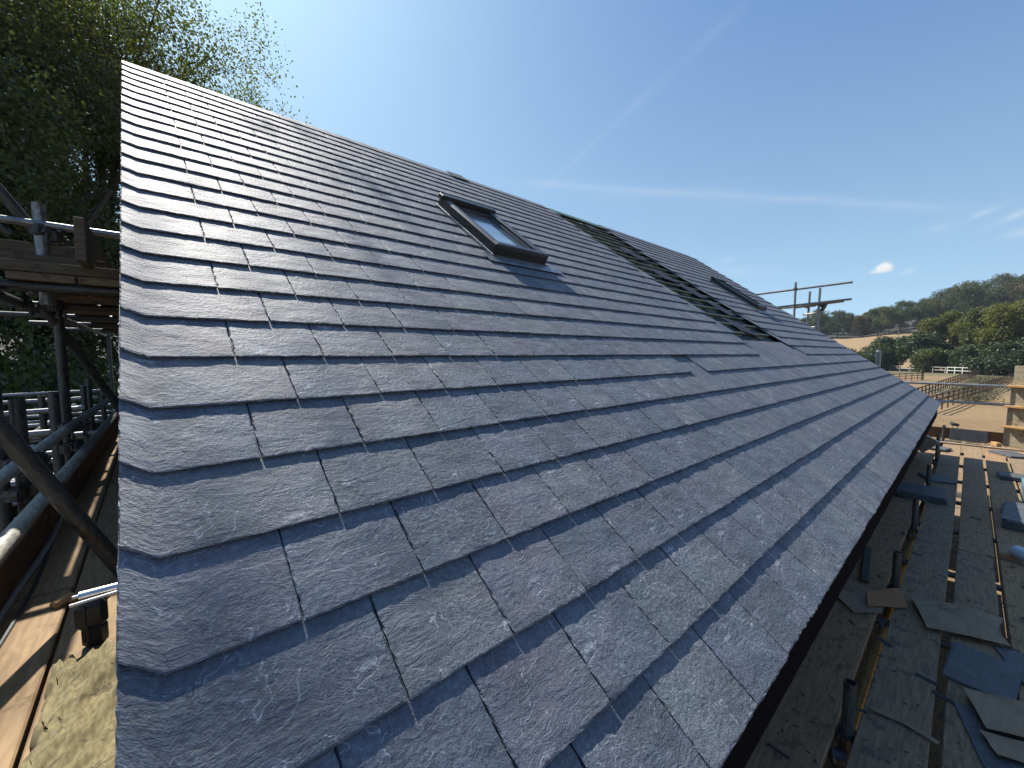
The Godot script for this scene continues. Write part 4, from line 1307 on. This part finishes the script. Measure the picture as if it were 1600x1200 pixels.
func build_plants() -> void:
	sprays.near = spray(501, 14, 0.46, 0.115)
	sprays.mid = spray(503, 16, 0.42, 0.26)
	sprays.far = spray(502, 16, 0.62, 0.42)
	var dim := leaf_mat(0.10, 0.115, 0.06, 1.0)
	var warm := leaf_mat(0.12, 0.12, 0.07, 1.0)
	# behind the gable, against the light
	near_tree("tall airy tree whose crown ends over the ridge against the sky", 0.9, -23.5, 19.6, 0.95, 81, warm, 2)
	near_tree("tall leafy tree straight behind the gable's peak", -2.2, -25.0, 23.0, 0.9, 82, warm, 2)
	near_tree("large tree with dense leaves at the picture's top left corner", -7.0, -21.0, 22.0, 1.0, 83, dim, 3)
	near_tree("taller woodland tree rising behind the corner tree", -12.5, -27.0, 25.0, 0.9, 84, dim, 3)
	for q in [[-3.0, -17.5, 14.5, 3.9, "dark understorey tree just left of the gable above the rails"], [-7.5, -15.5, 14.0, 4.4, "broad dark understorey tree behind the upper scaffold deck"], [-12.0, -17.0, 14.5, 4.8, "dark understorey tree at the left edge behind the brace"], [-1.2, -20.0, 15.0, 3.6, "dark leafy tree filling the gap between the gable edge and the trunks"], [-5.2, -20.0, 16.5, 4.4, "dark tree between the two broad understorey trees"]]:
		bushy_tree("understorey_tree", q[4], "tree", q[0], q[1], q[2], q[3], int(q[2] * 10 + absf(q[0]) * 7), dim, 7000, "dark trees behind the scaffold", 0.03, sprays.near)
	near_tree("pale leafed tree between the gable and the corner tree", -4.4, -29.0, 24.0, 0.8, 85, dim, 3)
	for q in [[-4.6, -12.2, 6.0, 3.4, "dark low bush behind the yard scaffold"], [-9.2, -11.8, 6.2, 3.8, "dark bush left of the low bush behind the scaffold"], [-1.6, -13.5, 4.0, 3.0, "dark bush beside the gable wall's far corner"]]:
		bushy_tree("shaded_bush", q[4], "bush", q[0], q[1], q[2], q[3], int(q[2] * 100), dim, 5000, "bushes in the scaffold's shade", 0.0, sprays.near)

	var oak := leaf_mat(0.048, 0.070, 0.030, 0.75)
	var lime := leaf_mat(0.12, 0.12, 0.036, 1.0)
	var olive := leaf_mat(0.085, 0.10, 0.038, 0.9)
	var russet := leaf_mat(0.10, 0.08, 0.035, 0.6)
	# hedgerow below the stubble field
	var hedge := [
		[150.0, -16.5, 8.6, 6.0, oak, "dark rounded tree standing over the roof's lower verge"],
		[147.0, -8.8, 9.8, 4.6, oak, "dark green tree behind the tall grey scaffold post"],
		[158.0, -4.0, 15.5, 5.8, lime, "bright green tree between the dark tree and the pale gap"],
		[140.0, -5.6, 5.4, 3.8, olive, "olive bush at the hedge foot behind the grey fence"],
		[150.0, 1.2, 16.0, 5.2, olive, "leafy tree above the white fence"],
		[138.0, 0.6, 6.0, 4.4, oak, "dark bush right behind the white fence"],
		[143.0, 7.2, 16.5, 7.4, lime, "broad bright green tree right of the white fence"],
		[134.0, 6.0, 7.0, 4.6, oak, "dark bush beneath the broad bright tree"],
		[148.0, 15.5, 18.5, 8.0, lime, "tall green tree behind the stacked panels"],
		[133.0, 13.0, 9.0, 6.0, olive, "bushy tree low behind the stacked panels"],
		[146.0, -22.5, 5.0, 4.0, olive, "low bush peeping over the roof verge"],
		[132.0, 3.2, 3.4, 3.2, oak, "small dark shrub at the white fence's end"]]
	for i in hedge.size():
		var q: Array = hedge[i]
		bushy_tree("hedgerow_tree" if q[2] > 7.5 else "hedgerow_bush", q[5], "tree" if q[2] > 7.5 else "bush", q[0], q[1], q[2], q[3], 900 + i, q[4], int(900 + q[3] * q[2] * 16), "hedgerow below the stubble field", 0.02)
	# bare tree
	var bare := thing("bare_tree", "leafless pale grey tree standing among the green hedgerow crowns", "tree", P(178.0, GROUND + hill(178.0, 6.5), 6.5))
	var bst := start()
	var rng := rng_of(991)
	for k in 5:
		limb(bst, Vector3(0, 2.0 + k, 0), Vector3(rng.randf_range(-0.5, 0.5), 1, rng.randf_range(-0.5, 0.5)).normalized(), 6.5, 0.16, 3, rng, [], 5)
	limb(bst, Vector3.ZERO, Vector3.UP, 8.0, 0.3, 0, rng, [], 6)
	part("trunk", done(bst), M.bark_pale, bare)
	# wood on the hill
	var k2 := 0
	var kinds := [oak, oak, olive, oak, oak, olive, russet]
	for row in 3:
		for i in 15:
			var z := -78.0 + i * 8.2 + rng.randf_range(-2.5, 2.5) + row * 3.0
			var x := 302.0 + row * 22.0 + rng.randf_range(-7, 7) + absf(z) * 0.1
			var h := rng.randf_range(12.0, 18.0) + (4.0 if z > -10 else 0.0)
			var where: String = ["front", "middle", "back"][row]
			bushy_tree("wood_tree", "%s tree from the left in the hilltop wood's %s row" % [ORDINALS[i], where], "tree", x, z, h, h * 0.42, 1200 + k2, kinds[(k2 * 5 + row) % 7], 1000, "wood on the hill", 0.05)
			k2 += 1
	# weeds between the fences
	var pts := []
	for i in 1500:
		var x := rng.randf_range(56.0, 118.0)
		var z := (x - 60.0) * 0.045 - 0.6 + rng.randfn(0, 0.9) + (1.2 if rng.randf() < 0.4 else 0.0)
		pts.append(Vector3(x, rng.randf_range(0.0, 0.22), z))
	var weeds := thing("weeds", "grey green weeds growing between the brown fences", "weeds", P(0, GROUND, 0))
	weeds.set_meta("kind", "stuff")
	crown(weeds, pts, spray(504, 14, 0.22, 0.12), leaf_mat(0.095, 0.092, 0.05, 0.4), 0.03, 1, rng)

# ------------------------------------------------------------------ the scene
func _ready() -> void:
	var cam := Camera3D.new()
	cam.name = "camera"
	cam.fov = 86.84
	cam.near = 0.05
	cam.far = 4000.0
	var fwd := Vector3(0.663, 0.0, -0.7487).normalized() * cos(0.0756) + Vector3.DOWN * sin(0.0756)
	cam.transform = Transform3D(Basis.looking_at(fwd, Vector3.UP), P(0, 0, 0))
	add_child(cam)
	cam.current = true
	var el := deg_to_rad(47.8)
	var sun_dir := Vector3(0.0, sin(el), -cos(el))
	var env := Environment.new()
	env.background_mode = Environment.BG_SKY
	var sm := PanoramaSkyMaterial.new()
	sm.panorama = make_sky(sun_dir)
	var sky := Sky.new()
	sky.sky_material = sm
	env.sky = sky
	env.tonemap_mode = Environment.TONE_MAPPER_LINEAR
	env.tonemap_exposure = 1.8
	env.fog_enabled = true
	env.fog_density = 0.00016
	env.fog_light_color = Color(0.80, 0.87, 0.95)
	env.sdfgi_enabled = true
	env.ssao_enabled = true
	env.ssil_enabled = true
	var we := WorldEnvironment.new()
	we.name = "world_environment"
	we.environment = env
	add_child(we)
	var sun := DirectionalLight3D.new()
	sun.name = "sun"
	sun.light_energy = 1.6
	sun.light_color = Color(1.0, 0.975, 0.935)
	sun.light_angular_distance = 0.5
	sun.shadow_enabled = true
	sun.transform = Transform3D(Basis.looking_at(-sun_dir, Vector3.RIGHT), Vector3.ZERO)
	add_child(sun)

	var c := cos(PITCH)
	var s := sin(PITCH)
	roof_frame = Transform3D(Basis(Vector3(1, 0, 0), Vector3(0, c, s), Vector3(0, -s, c)), P(0, -ROOF_D * c, -ROOF_D * s))
	make_materials()
	make_coupler()
	build_land()
	build_house()
	build_eaves_scaffold()
	build_gable_scaffold()
	build_far_scaffold()
	build_fences()
	build_plants()
	build_deck_litter()
	build_gable_litter()
